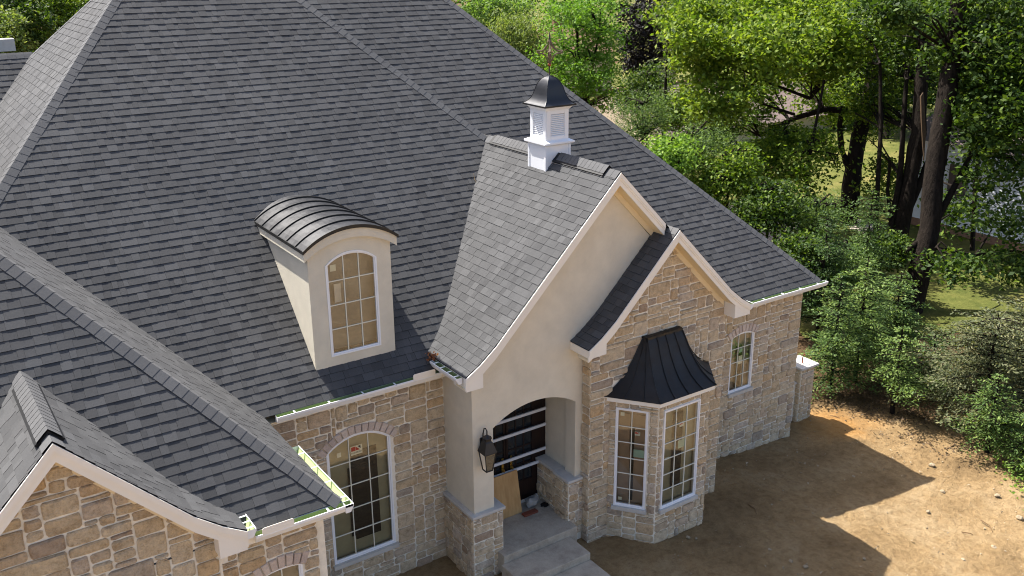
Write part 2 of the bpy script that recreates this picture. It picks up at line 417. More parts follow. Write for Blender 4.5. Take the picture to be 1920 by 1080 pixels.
front_slope = slope(planar((0, -.25, -.011), (1, 0, 0), (0, 1, M)), xy_poly([(-10.65, -.25), (4.958, -.25), (4.708-6.55, 6.55), (6.55-10.403, 6.55)], lambda x, y: x, lambda x, y: (y+.25)*K), 11, rank=0)
right_slope = slope(planar((0, -.30, -.391), (1, 0, 0), (0, 1, M)), xy_poly([(1.4, -.30), (8.80, -.30), (1.4, 7.1), (-2.5, 7.1)], lambda x, y: x, lambda x, y: (y+.30)*K), 12, rank=0)
slope(planar((-10.642, 0, 0), (0, -1, 0), (1, 0, M)), xy_poly([(-8.2, 2.203), (-8.2, 10.9), (-3.85, 6.553)], lambda x, y: -y, lambda x, y: (x+10.642)*K), 13, rank=0)
slope(planar((0, 6.9, 3.292), (1, 0, 0), (0, 1, M)), xy_poly([(-12, 6.9), (-5, 6.9), (-5, 8.57), (-12, 8.57)], lambda x, y: x, lambda x, y: (y-6.9)*K), 14, rank=0)
def clear_of_gable(c): return c.z > 2.008-abs(c.x+7.785)*1.03+.15
slope(planar((0, -3.155, -.012), (1, 0, 0), (0, 1, M)), xy_poly([(-12, -3.155), (-4.515, -3.155), (-8.87, 1.2), (-12, 1.2)], lambda x, y: x, lambda x, y: (y+3.155)*K), 15, keep=clear_of_gable)
slope(planar((-4.515, 0, -.012), (0, 1, 0), (-1, 0, M)), xy_poly([(-4.515, -3.155), (-4.515, .1), (-8.87, 4.45), (-8.87, 1.2)], lambda x, y: y, lambda x, y: (-4.515-x)*K), 16, rank=0)
f, L = profile_map(GR, 1); slope(f, [(YG, 0), (-2.6, 0), (-.9, L[-1]), (YG, L[-1])], 17, breaks=L[1:-1], keep=lambda c: c.z > M*(c.y+3.143))
f, L = profile_map(GL, -1); slope(f, [(-YG, 0), (2.6, 0), (.9, L[-1]), (-YG, L[-1])], 18, breaks=L[1:-1], keep=lambda c: c.z > M*(c.y+3.143))
f, L = profile_map(EL, -1); slope(f, [(-YE, 0), (-.25, 0), (-3.3, L[-1]), (-YE, L[-1])], 19, 'pale sunlit entry gable slope', breaks=L[1:-1], rank=0)
f, L = profile_map(ER, 1); slope(f, [(-.93, 0), (.9, 0), (3.3, L[-1]), (YE, L[-1]), (YE, L[-1]*.66)], 20, rank=0)
f, L = profile_map(BL, -1); slope(f, [(-YB, 0), (.985, 0), (.985, L[-1]-.02), (-YB, L[-1])], 21, breaks=L[1:-1], rank=0)
f, L = profile_map(BR, 1); slope(f, [(YB, 0), (.6, 0), (2.3, L[-1]), (YB, L[-1])], 22, breaks=L[1:-1], rank=0)
# slopes turned away from the street (plain decks), and the closed back of the house
mb = MB()
mb.add([(4.708, 0, 4.947*M-4.708*M), (-1.842, 6.55, 6.877), (-1.842, 7.2, 6.877), (5.0, .36, -.05)], [(0, 3, 2, 1)])
mb.add([(-3.853, 6.55, 6.877), (-1.842, 6.55, 6.877), (-1.842, 13.2, .1), (-10.5, 13.2, .1)], [(0, 1, 2, 3)])
mb.add([(1.4, 7.1, 7.10), (8.8, -.3, -.4), (8.8, 14.4, -.4)], [(0, 1, 2)])
mb.add([(1.4, 7.1, 7.10), (8.8, 14.4, -.4), (-1.8, 14.4, -.4), (-1.8, 7.1, 7.10)], [(0, 1, 2, 3)])
mb.add([(-8.87, 1.2, 4.398), (-12, 1.2, 4.398), (-12, 5.5, .2), (-8.87, 5.5, .2)], [(0, 3, 2, 1)])
mb.add([(-12, 8.57, 4.983), (-5, 8.57, 4.983), (-5, 12, 1.5), (-12, 12, 1.5)], [(0, 1, 2, 3)])
part(mb, 'rear_roof', ['shingle'])
# a light ridge beyond the far wing
mb = MB(); mb.box((-7.5, 9.6, 4.95), (-5.9, 9.9, 5.2)); part(mb, 'far_ridge', ['limestone'])

# --- hip and ridge caps, one piece each
def caps(P0, P1, n1, n2, w=.145, step=.155, lift=.003, mat='cap_shingle', skip=None, seed=1, base=0.):
    P0, P1 = V(P0), V(P1); d = (P1-P0); L = d.length; d.normalize(); n1 = V(n1).normalized(); n2 = V(n2).normalized()
    def side(n, o):
        s = n.cross(d).normalized(); return s if s.dot(o) > 0 else -s
    s1 = side(n1, n1-n2); s2 = side(n2, n2-n1); up = (n1+n2).normalized(); rr = random.Random(seed)
    n = int(L/step); flip = d.cross(s1).dot(up) < 0
    for i in range(n):
        t0, t1 = i*step, (i+1)*step+.02
        if skip and skip(P0+d*(t0+step/2)): continue
        vs = []
        for t, h in ((t0, lift+.003), (t1, .002)):
            c = P0+d*t; j = rr.uniform(-.004, .004); hh = h+base
            hh += .010; ring = [(c+s1*(w+j), n1, 0), (c+s1*w*.3, n1, .3), (c, up, 1), (c+s2*w*.3, n2, .3), (c+s2*(w-j), n2, 0)]
            vs += [p+nn*hh*(1.12 if k == 1 else 1) for p, nn, k in ring]
            if t == t0: vs += [p-nn*.004 for p, nn, k in ring]
        fs = [(10+k, 11+k, k+1, k) if flip else (k, k+1, 11+k, 10+k) for k in range(4)]+[(k+5, k+6, k+1, k) for k in range(4)]+[(0, 10, 5), (4, 9, 14)]
        o = mesh_obj('ridge_cap', vs, fs, [mat, 'asphalt_edge'], rnd=max(0, min(1, rr.gauss(.5, .3))), fmat=[0]*4+[1]*6); adopt(o)
nF, nX, nXm = (0, -M, 1), (M, 0, 1), (-M, 0, 1)
def P(x, y, z): return V((x, y, z))
caps(P(-4.515, -3.155, 0), P(-8.75, 1.08, 4.28), nF, nX, seed=1)                            # left wing hip
caps(P(1.74, 2.968, 3.249), P(-1.30, 6.008, 6.328), nF, nX, seed=2)                         # front block, right hip
caps(P(-8.0, 2.403, 2.676), P(-4.0, 6.403, 6.728), nF, nXm, seed=3)                         # front block, left hip
caps(P(8.78, -.28, -.371), P(1.9, 6.6, 6.598), nF, nX, seed=4)                              # right hip
caps(P(-6.4, 9.1, 4.295), P(-4.1, 6.8, 6.627), (-M, 0, 1), (0, M, 1), w=.09, seed=5)         # rear left hip
caps(P(-5.75, 8.57, 4.985), P(-8.5, 8.57, 4.985), (0, -M, 1), (0, M, 1), seed=6)
CUPX, CUPY, CUPH = 1.767, .80, .29
gn1, gn2 = (-1, 0, 1), (1, 0, 1)
caps(P(1.767, YE, 3.283), P(1.767, 2.98, 3.283), gn1, gn2, w=.15, skip=lambda p: abs(p.y-CUPY) < CUPH or -1.05 < p.y < 2.75, seed=7)
caps(P(3.0, YB, 2.097), P(3.0, -1.18, 2.097), gn1, gn2, w=.13, seed=8)
caps(P(-7.785, YG, 2.008), P(-7.785, -1.12, 2.008), gn1, gn2, w=.15, skip=lambda p: -3.2 < p.y < -1.5, seed=9)
def ridge_vent(xc, y0, y1, zc, white):
    mb = MB(); s = .16*math.sqrt(.5)
    for sx in (-1, 1):
        for (a, b, mt) in ((.0, .034, 0),):
            pts = [(xc, y0, zc), (xc+sx*.125, y0, zc-.125), (xc+sx*(.125+.03), y0, zc-.125+.03), (xc, y0, zc+.048)]
            mb.prism(pts, (0, y1-y0, 0), 0)
    v = part(mb, 'ridge_vent', ['vent_black'])
    if white:
        mb = MB(); mb.obox((xc-.140, (y0+y1)/2, zc-.130), (.010, 0, -.010), (0, (y1-y0)/2, 0), (-.004, 0, .004)); part(mb, 'vent_strip', ['vinyl_white'], v)
    caps(P(xc, y0-.004, zc+.050), P(xc, y1, zc+.050), gn1, gn2, w=.170, step=.115, lift=.003, seed=int(abs(y0)*100))
ridge_vent(1.767, -.98, CUPY-CUPH-.005, 3.283, True); ridge_vent(1.767, CUPY+CUPH+.005, 2.70, 3.283, True)
ridge_vent(-7.785, -3.18, -1.52, 2.008, False)

# --- rake boards, soffits, cornice returns
def strip_poly(pts, y, off0, off1): return [V((x, y, z-off0)) for x, z in pts]+[V((x, y, z-off1)) for x, z in reversed(pts)]
def cut_profile(pts, xw):
    out = []
    for (xa, za), (xb, zb) in zip(pts, pts[1:]):
        if (xa-xw)*(xb-xw) < 0: out.append((xw, za+(zb-za)*(xw-xa)/(xb-xa)))
        if (xb-xw)*(pts[-1][0]-xw) > 0: out.append((xb, zb))
    return out
def rake(pts, yf, yw, wallx=None):
    mb = MB(); mb.prism(strip_poly(pts, yf+.004, .012, .235), (0, .03, 0)); r = part(mb, 'rake_board', ['trim_white'])
    mb = MB(); mb.prism(strip_poly(pts, yf-.022, .006, .095), (0, .026, 0)); mb.prism(strip_poly(pts, yf-.010, .095, .135), (0, .014, 0)); part(mb, 'crown_moulding', ['trim_white'], r)
    mb = MB(); mb.prism(strip_poly(pts, yf+.034, .21, .234), (0, yw-yf-.034, 0)); part(mb, 'soffit', ['soffit'], r)
    pw = cut_profile(pts, wallx) if wallx is not None else pts; mb = MB(); mb.prism(strip_poly(pw, yw-.028, .234, .36), (0, .028, 0)); part(mb, 'frieze_board', ['soffit'], r)
    return r
YEW, YBW, YGW = -.978, -1.21, -3.15
EL2 = EL; ERc = [(2.86, 3.283-(2.86-1.767)), (1.767, 3.283)]
BLc, BRc = BL, BR
rake(EL, YE, YEW, -1.05); rake(ERc, YE, YEW); rake(BL, YB, YBW, 1.36); rake(BR, YB, YBW, 4.6); rake(GR, YG, YGW, -6.22); rake(GL, YG, YGW)
def cornice(xt, xi, zt, zb, yf, yw, prof, name='cornice_return'):
    # box closing the foot of a rake: outer x, inner x, top at the rake, flat bottom
    def zr(x):
        for (xa, za), (xb, zb_) in zip(prof, prof[1:]):
            if min(xa, xb)-1e-6 <= x <= max(xa, xb)+1e-6: return za+(zb_-za)*(x-xa)/(xb-xa)
        return prof[0][1]
    n = 6; top = [V((xt+(xi-xt)*k/n, yf+.008, zr(xt+(xi-xt)*k/n)-.03)) for k in range(n+1)]
    pts = top+[V((xi, yf+.008, zb)), V((xt, yf+.008, zb))]
    mb = MB(); mb.prism(pts, (0, yw-yf+.1, 0)); return part(mb, name, ['trim_white'])
cornice(-1.43, -1.10, .24, -.02, YE, YEW, EL); cornice(.965, 1.36, .221, .055, YB, YBW, BL); cornice(5.03, 4.62, .221, .0, YB, YBW, BR)
cornice(-5.87, -6.21, .186, -.085, YG, YGW, GR)
mb = MB(); mb.box((.955, YB+.02, .06), (.985, YEW, .205)); part(mb, 'eave_fascia', ['trim_white'])

# --- gutters
def gutter(a, b, out, hangers, name='gutter', d=.115, inner='gutter_green', hang=True):
    a, b = V(a), V(b); t = (b-a).normalized(); L = (b-a).length; o = V(out)
    prof = [(0, 0), (0, -.115), (.07, -.115), (.10, -.06), (d, -.035), (d, .0), (d-.012, .0), (d-.012, -.03), (.092, -.055), (.066, -.107), (.006, -.107), (.006, 0)]
    mb = MB(); vs = [a+o*p+V((0, 0, q)) for p, q in prof]+[b+o*p+V((0, 0, q)) for p, q in prof]; n = len(prof)
    fs = [(i, (i+1) % n, (i+1) % n+n, i+n) for i in range(n)]
    for i, fc in enumerate(fs): mb.add([vs[k] for k in fc], [(0, 1, 2, 3)], 1 if 6 <= i <= 10 else 0)
    for e in (a, b): mb.add([e+o*p+V((0, 0, q)) for p, q in ((0, 0), (0, -.115), (.07, -.115), (.1, -.06), (d, -.035), (d, 0))], [(0, 1, 2, 3, 4, 5)], 0)
    g = part(mb, name, ['vinyl_white', inner])
    for i in range(hangers):
        c = a.lerp(b, (i+.5)/hangers); m2 = MB(); m2.obox(c+o*(d/2)+V((0, 0, -.008)), t*.012, o*(d/2), (0, 0, .004)); part(m2, 'gutter_hanger', ['vinyl_white'], g)
    return g
gutter((-4.33, -.250, -.01), (-1.36, -.250, -.01), (0, -1, 0), 5)
gutter((5.30, -.305, -.40), (8.90, -.305, -.40), (0, -1, 0), 6)
gutter((-5.72, -3.165, -.02), (-4.40, -3.165, -.02), (0, -1, 0), 2)
gutter((-4.505, -3.28, -.02), (-4.505, -1.38, -.02), (1, 0, 0), 4, inner='gutter_pale')
gutter((-1.45, YE+.10, .225), (-1.45, -.30, .225), (-1, 0, 0), 4)
gutter((-5.85, YG+.02, .165), (-5.85, -2.95, .165), (1, 0, 0), 3, inner='gutter_pale')
gutter((5.05, YB+.02, .2), (5.05, -.2, .2), (1, 0, 0), 2)
mb = MB(); mb.box((-4.30, -.25, -.17), (-1.2, -.225, -.012)); part(mb, 'eave_fascia', ['trim_white'])
mb = MB(); mb.box((4.7, -.305, -.56), (8.78, -.28, -.402)); part(mb, 'eave_fascia', ['trim_white'])
mb = MB(); mb.box((-6.3, -3.165, -.18), (-4.52, -3.14, -.022)); part(mb, 'eave_fascia', ['trim_white'])
mb = MB(); mb.box((-4.53, -3.16, -.18), (-4.51, -.3, -.022)); part(mb, 'eave_fascia', ['trim_white'])
for nm, bx in (('soffit', ((-4.6, -.224, -.17), (-1.16, .02, -.15))), ('soffit', ((4.7, -.279, -.56), (8.7, -.04, -.54))), ('soffit', ((-6.3, -3.139, -.18), (-4.532, -2.93, -.16)))):
    mb = MB(); mb.box(*bx); part(mb, nm, ['soffit'])
def guard(a, b, y, z, h):
    n = 5; pts = [V((a, y, z)), V((b, y, z))]+[V((b-.03+.03*math.cos(w), y, z+h-.03+.03*math.sin(w))) for w in np.linspace(0, math.pi/2, n)]+[V((a+.03-.03*math.sin(w), y, z+h-.03+.03*math.cos(w))) for w in np.linspace(0, math.pi/2, n)]
    mb = MB(); mb.prism(pts, (0, -.006, 0)); part(mb, 'splash_guard', ['trim_white'])
guard(-1.93, -1.50, -.369, -.02, .11); guard(-5.64, -5.22, -3.284, -.03, .10)

# --- stone facing -------------------------------------------------------------
def arc_top(u, xc, hw, zs, rise):
    if rise <= 0: return zs
    rad = (hw*hw+rise*rise)/(2*rise); d = max(0., rad*rad-(u-xc)**2)
    return zs+math.sqrt(d)-(rad-rise)
def opening(x0, x1, z0, zs, rise=0., ring=.16):
    return dict(x0=x0, x1=x1, z0=z0, zs=zs, rise=rise, ring=ring)
def hole_outline(o, n=12):
    xc, hw = (o['x0']+o['x1'])/2, (o['x1']-o['x0'])/2
    pts = [(o['x0'], o['z0']), (o['x1'], o['z0'])]
    if o['rise'] <= 0: return pts+[(o['x1'], o['zs']), (o['x0'], o['zs'])]
    return pts+[(o['x1']-2*hw*k/n, arc_top(o['x1']-2*hw*k/n, xc, hw, o['zs'], o['rise'])) for k in range(n+1)]
def inside(o, u, v, mg=0.):
    xc, hw = (o['x0']+o['x1'])/2, (o['x1']-o['x0'])/2
    if v < o['z0']-mg-.07: return False
    if v <= o['zs']+.02 or o['ring'] <= 0: return abs(u-xc) < hw+mg and v < o['zs']+(.03 if o['rise'] else o['ring'])+mg
    hw2 = hw+o['ring']*.6
    return abs(u-xc) < hw2+mg and v < arc_top(u, xc, hw2, o['zs'], o['rise']+o['ring']*.5)+o['ring']*.5+mg
def stone_wall(O, U, N, outline, openings=(), seed=1, cw=.105, ch=.088, rank=1., base=True, sizes=None, name='stone_wall', jit=1., hollow=()):
    O, U, N = V(O), V(U).normalized(), V(N).normalized(); Z = V((0, 0, 1)); rr = random.Random(seed)
    if area(outline) < 0: outline = outline[::-1]
    to3 = lambda u, v, h=0: O+U*u+Z*v+N*h
    mb = MB()
    loops = [[V((u, v, 0)) for u, v in outline]]+[[V((u, v, 0)) for u, v in hole_outline(o)] for o in openings]
    flat = [p for l in loops for p in l]
    mb.add([to3(p.x, p.y) for p in flat], [tuple(t) for t in tessellate_polygon(loops)])
    k0 = len(outline)
    for o in openings:
        h = hole_outline(o); n = len(h)
        mb.add([to3(*p) for p in h]+[to3(p[0], p[1], -.12) for p in h], [(i, (i+1) % n, (i+1) % n+n, i+n) for i in range(n)])
    wall = part(mb, name, ['mortar'])
    hp = halfplanes(outline)
    u0, u1 = min(p[0] for p in outline), max(p[0] for p in outline); v0, v1 = min(p[1] for p in outline), max(p[1] for p in outline)
    us = [u0]; vs = [v0]
    while us[-1] < u1: us.append(us[-1]+cw*rr.uniform(.75, 1.25))
    while vs[-1] < v1: vs.append(vs[-1]+ch*rr.uniform(.8, 1.2))
    us[-1] = u1; vs[-1] = v1
    nu, nv = len(us)-1, len(vs)-1; used = np.zeros((nv, nu), bool)
    for j in range(nv):
        for i in range(nu):
            c = ((us[i]+us[i+1])/2, (vs[j]+vs[j+1])/2)
            if any(inside(o, *c) for o in openings) or any(inside(o, *c) for o in hollow): used[j, i] = True
    sizes = sizes or [(w, h) for w, h, k in ((2, 1, 3), (3, 1, 3), (4, 1, 2), (2, 2, 4), (3, 2, 6), (4, 2, 5), (5, 2, 3), (3, 3, 2), (4, 3, 2), (1, 2, 1), (2, 3, 1)) for _ in range(k)]
    for j in range(nv):
        for i in range(nu):
            if used[j, i]: continue
            w, h = rr.choice(sizes)
            ww = 0
            while ww < w and i+ww < nu and not used[j, i+ww]: ww += 1
            hh = 1
            while hh < h and j+hh < nv and not used[j+hh, i:i+ww].any(): hh += 1
            if i+ww < nu and (i+ww+1 >= nu or used[j, i+ww+1]) and not used[j, i+ww] and not used[j:j+hh, i+ww].any(): ww += 1
            used[j:j+hh, i:i+ww] = True
            a, b, c, d = us[i], us[i+ww], vs[j], vs[j+hh]; g = .0130
            J = lambda s: rr.uniform(-s, s)*jit
            x0, x1, y0, y1 = a+g, b-g, c+g, d-g
            rx, ry = min(.035, (x1-x0)*.22), min(.03, (y1-y0)*.24)
            k = [rr.uniform(.35, 1.) for _ in range(8)]
            mx, my = (x0+x1)/2, (y0+y1)/2
            q = [(x0+rx*k[0], y0+J(.006)), (mx+J(.03), y0+J(.007)), (x1-rx*k[1], y0+J(.006)), (x1+J(.005), y0+ry*k[2]), (x1+J(.007), my+J(.02)), (x1+J(.005), y1-ry*k[3]),
                 (x1-rx*k[4], y1+J(.006)), (mx+J(.03), y1+J(.007)), (x0+rx*k[5], y1+J(.006)), (x0+J(.005), y1-ry*k[6]), (x0+J(.007), my+J(.02)), (x0+J(.005), y0+ry*k[7])]
            if any(a_*p[0]+b_*p[1] > c_ for p in q for a_, b_, c_ in hp):
                for hpl in hp:
                    q = clip(q, *hpl)
                    if len(q) < 3: break
            if len(q) < 3 or abs(area(q)) < .0012: continue
            q2 = []
            for (x, y) in q:
                for o in openings:
                    if inside(o, x, y) :
                        xc = (o['x0']+o['x1'])/2
                        if y <= o['zs']+.02:
                            x = o['x0']-.004 if x < xc else o['x1']+.004
                q2.append((x, y))
            q = q2
            cx = sum(p[0] for p in q)/len(q); cy = sum(p[1] for p in q)/len(q); n = len(q)
            dp = rr.uniform(.016, .042); tilt = (rr.uniform(-.05, .05), rr.uniform(-.05, .05))
            r0 = [to3(x, y, -.002) for x, y in q]; r1 = [to3(x, y, dp*.55) for x, y in q]
            r2 = []
            for x, y in q:
                l = math.hypot(x-cx, y-cy)+1e-6; s = max(.5, 1-.022/l)
                xx, yy = cx+(x-cx)*s, cy+(y-cy)*s
                r2.append(to3(xx, yy, dp+(xx-cx)*tilt[0]+(yy-cy)*tilt[1]+rr.uniform(-.004, .004)))
            verts = r0+r1+r2+[to3(cx+J(.02), cy+J(.02), dp+rr.uniform(0, .008))]
            fs = [(t, (t+1) % n, (t+1) % n+n, t+n) for t in range(n)]+[(t+n, (t+1) % n+n, (t+1) % n+2*n, t+2*n) for t in range(n)]+[(t+2*n, (t+1) % n+2*n, 3*n) for t in range(n)]
            ctr = to3(cx, cy, dp); pr = px_of(ctr); vis = 0
            if rank and 0 < pr[0] < 1920 and 0 < pr[1] < 1080: vis = rank*abs(area(q))/pr[2]**2*max(0, N.dot((CPOS-ctr).normalized()))
            STN.append((vis, verts, fs, rr.random(), wall))
    return wall

def voussoirs(O, U, N, o, n, depth=.15, seed=3, flat=False):
    O, U, N = V(O), V(U).normalized(), V(N).normalized(); Z = V((0, 0, 1)); rr = random.Random(seed)
    xc, hw = (o['x0']+o['x1'])/2, (o['x1']-o['x0'])/2+.02; rise = max(o['rise'], .02)
    rad = (hw*hw+rise*rise)/(2*rise); zc = o['zs']+rise-rad; A = math.asin(min(1, hw/rad))*1.09
    for k in range(n):
        a0 = -A+2*A*k/n+.006/rad*1.2; a1 = -A+2*A*(k+1)/n-.006/rad*1.2; d1 = depth*rr.uniform(.92, 1.1); pts = []
        for r_, a in ((rad, a0), (rad, (a0+a1)/2), (rad, a1), (rad+d1, a1), (rad+d1, (a0+a1)/2), (rad+d1, a0)):
            pts.append(O+U*(xc+r_*math.sin(a))+Z*(zc+r_*math.cos(a)))
        c = sum(pts, V())/6; h = rr.uniform(.03, .042)
        vs = [p for p in pts]+[p+N*(h*.7) for p in pts]+[c+(p-c)*.86+N*h for p in pts]
        fs = [(i, (i+1) % 6, (i+1) % 6+6, i+6) for i in range(6)]+[(i+6, (i+1) % 6+6, (i+1) % 6+12, i+12) for i in range(6)]+[tuple(range(12, 18))]
        adopt(mesh_obj('arch_stone', vs, fs, 'arch_stone', rnd=rr.random()))

def text_mesh(body, size):
    cu = bpy.data.curves.new('lettering', 'FONT'); cu.body = body; cu.size = size; cu.align_x = 'CENTER'; cu.align_y = 'CENTER'; cu.resolution_u = 2
    o = bpy.data.objects.new('lettering_curve', cu); COL.objects.link(o); dg = bpy.context.evaluated_depsgraph_get()
    me = bpy.data.meshes.new_from_object(o.evaluated_get(dg)); bpy.data.objects.remove(o); return me

def window(O, U, N, o, cols, rows, fr=.05, out=.01, sill=True, niche='interior_tan', dark=None, label=None, stickers=(), depth=.10, fmat='vinyl_white', silldrop=.075):
    O, U, N = V(O), V(U).normalized(), V(N).normalized(); Z = V((0, 0, 1)); P3 = lambda u, v, h=0.: O+U*u+Z*v+N*h
    x0, x1, z0, zs, rise = o['x0'], o['x1'], o['z0'], o['zs'], o['rise']; xc = (x0+x1)/2
    def outl(i):
        q = dict(x0=x0+i, x1=x1-i, z0=z0+i, zs=zs if rise > 0 else zs-i, rise=max(.02, rise-i) if rise > 0 else 0, ring=0); return hole_outline(q, 14)
    mb = MB()
    for (ia, ib, h0, h1) in ((0, fr*.55, -.05, out), (fr*.55, fr, -.05, out-.016)):
        a, b = outl(ia), outl(ib); n = len(a)
        vs = [P3(*p, h1) for p in a]+[P3(*p, h1) for p in b]+[P3(*p, h0) for p in a]+[P3(*p, h0) for p in b]
        for i in range(n):
            j = (i+1) % n; mb.add([vs[i], vs[j], vs[j+n], vs[i+n]], [(0, 1, 2, 3)]); mb.add([vs[i+n], vs[j+n], vs[j+3*n], vs[i+3*n]], [(0, 1, 2, 3)]); mb.add([vs[i], vs[i+2*n], vs[j+2*n], vs[j]], [(0, 1, 2, 3)])
    w = part(mb, 'window', [fmat])
    if label: w['label'] = label
    a = outl(fr-.004); mb = MB(); mb.add([P3(*p, out-.032) for p in a], [tuple(range(len(a)))]); part(mb, 'pane', ['glass'], w)
    ix0, ix1, iz0 = x0+fr, x1-fr, z0+fr; hw = (ix1-ix0)/2
    top = lambda u: arc_top(u, xc, hw, zs, max(.02, rise-fr)) if rise > 0 else zs-fr
    for c in range(1, cols):
        u = ix0+(ix1-ix0)*c/cols; mb = MB(); zt = top(u)+.004
        mb.obox(P3(u, (iz0+zt)/2, out-.026), U*.0075, Z*((zt-iz0)/2), N*.008); part(mb, 'muntin', ['muntin'], w)
    ztop = top(xc)
    for r_ in range(1, rows):
        v = iz0+(ztop-iz0)*r_/rows
        if rise > 0 and v > zs: continue
        mb = MB(); mb.obox(P3(xc, v, out-.0265), U*hw, Z*.0075, N*.007); part(mb, 'muntin', ['muntin'], w)
    if sill:
        mb = MB(); mb.obox(P3(xc, z0-silldrop/2-.002, .02), U*((x1-x0)/2+.035), Z*(silldrop/2), N*.055); part(mb, 'sill', ['limestone'], w)
    # room seen through the pane
    mb = MB(); e = .02; zt = zs+rise+e; D = -depth
    c = [P3(x0-e, z0-e, -.051), P3(x1+e, z0-e, -.051), P3(x1+e, zt, -.051), P3(x0-e, zt, -.051), P3(x0-e-.2, z0-e-.2, D), P3(x1+e+.2, z0-e-.2, D), P3(x1+e+.2, zt+.1, D), P3(x0-e-.2, zt+.1, D)]
    mb.add(c, [(4, 5, 6, 7), (0, 1, 5, 4), (1, 2, 6, 5), (2, 3, 7, 6), (3, 0, 4, 7)]); part(mb, 'room_lining', [niche], w)
    if dark:
        for (du0, du1, dv0, dv1, dh, mt) in dark:
            mb = MB(); W_, H_ = x1-x0, zs+rise-z0
            mb.obox(P3(x0+W_*(du0+du1)/2, z0+H_*(dv0+dv1)/2, -dh), U*(W_*(du1-du0)/2), Z*(H_*(dv1-dv0)/2), N*.01); part(mb, 'inside_board', [mt], w)
    for (du, dv, sw, sh, mt) in stickers:
        mb = MB(); W_, H_ = x1-x0, zs+rise-z0; mb.obox(P3(x0+W_*du, z0+H_*dv, out-.0345), U*(sw/2), Z*(sh/2), N*.0015); s = part(mb, 'sticker', ['paper' if mt == 'logo' or mt == 'logosmall' else mt], w)
        if mt in ('logo', 'logosmall'):
            c = P3(x0+W_*du, z0+H_*dv, out-.0325); k = sw/.2
            m2 = MB(); m2.obox(c+U*-.052*k+Z*.028*k, U*.036*k, Z*.036*k, N*.0006); m2.add([c+U*-.012*k+Z*.064*k+N*.0008, c+U*.06*k+Z*-.006*k+N*.0008, c+U*-.012*k+Z*-.006*k+N*.0008], [(0, 1, 2)])
            m2.add([c+U*.02*k+Z*.064*k+N*.0008, c+U*.072*k+Z*.064*k+N*.0008, c+U*.072*k+Z*.01*k+N*.0008], [(0, 1, 2)], 1)
            part(m2, 'logo_print', ['sticker_red', 'sticker_print'], w)
            if mt == 'logo':
                me = text_mesh('ANDERSEN', .042); me.materials.append(MATS['sticker_print'])
                t = bpy.data.objects.new('lettering', me); COL.objects.link(t); adopt(t, w)
                B = Matrix((U.to_4d(), Z.to_4d(), N.to_4d(), (0, 0, 0, 1))).transposed(); B.translation = c-Z*.045+N*.001
                for i in range(3): B[3][i] = 0
                t.matrix_basis = B
    return w
X, Xm, Ym = (1, 0, 0), (-1, 0, 0), (0, -1, 0)
# wall with the tall arched window
oW = opening(-3.447, -2.247, -3.302, -1.13, .25)
stone_wall((0, 0, 0), X, Ym, [(-5.0, -4.3), (-1.149, -4.3), (-1.149, -.12), (-5.0, -.12)], [oW], 31)
voussoirs((0, 0, 0), X, Ym, oW, 13, .15, 5)
window((0, 0, 0), X, Ym, oW, 3, 5, .055, .012, True, 'interior_tan', [(.40, .80, .12, .84, .085, 'interior_dark'), (.33, .68, .16, .72, .07, 'interior_dark')], 'tall arched window with dark board behind the glass',
       [(.20, .86, .075, .085, 'paper'), (.47, .86, .22, .17, 'logo')])
# right wing wall
oR = opening(6.17, 6.90, -2.66, -1.32, .10, .17)
stone_wall((0, -.059, 0), X, Ym, [(4.60, -5.0), (8.471, -5.0), (8.471, -.55), (4.60, -.55)], [oR], 32)
voussoirs((0, -.059, 0), X, Ym, oR, 9, .17, 6)
window((0, -.059, 0), X, Ym, oR, 3, 4, .05, .012, True, 'interior_brown', [(.35, .62, .05, .75, .075, 'interior_dark')], 'small arched window on the right wing', [(.5, .52, .12, .2, 'paper'), (.5, .68, .1, .1, 'sticker_mint')])
# bay block: front gable wall and its left return
bg_top = [(x, z-.30) for x, z in BL if x > 1.3]; bg_top2 = [(x, z-.30) for x, z in BR if x < 4.69][::-1]
stone_wall((0, YBW, 0), X, Ym, [(1.245, -4.5), (4.698, -4.5), (4.698, .10), (3.0, 1.82), (1.245, .10)], [], 33, hollow=[opening(1.85, 4.0, -3.9, -.75, 0, 0)])
stone_wall((1.259, YBW, 0), (0, -1, 0), Xm, [(-.232, -4.4), (0.02, -4.4), (0.02, .1), (-.232, .1)], [], 34)
# left wing walls
oL = opening(-5.62, -5.05, -3.2, -.88, .06, .17)
stone_wall((0, -2.95, 0), X, Ym, [(-6.25, -4.3), (-4.80, -4.3), (-4.80, -.16), (-6.25, -.16)], [oL], 35, cw=.11, ch=.092)
voussoirs((0, -2.95, 0), X, Ym, oL, 7, .18, 7)
window((0, -2.95, 0), X, Ym, oL, 2, 4, .05, .012, False, 'interior_brown')
stone_wall((0, YGW, 0), X, Ym, [(-9.4, -4.3), (-6.17, -4.3), (-6.17, .06), (-7.785, 1.74), (-9.4, .06)], [], 36, cw=.088, ch=.076, rank=1.3, sizes=[(w, h) for w, h, k in ((2, 1, 2), (3, 1, 3), (6, 1, 2), (2, 2, 3), (4, 2, 4), (6, 2, 4), (5, 3, 5), (7, 3, 4), (4, 3, 3), (6, 4, 2), (3, 2, 3)) for _ in range(k)])
mb = MB(); mb.box((-6.172, -3.155, -4.3), (-6.14, -2.94, -.17)); part(mb, 'corner_trim', ['mortar'])
mb = MB(); mb.box((-6.138, -3.02, -.42), (-6.03, -2.945, -.183)); part(mb, 'trim_block', ['trim_white'])
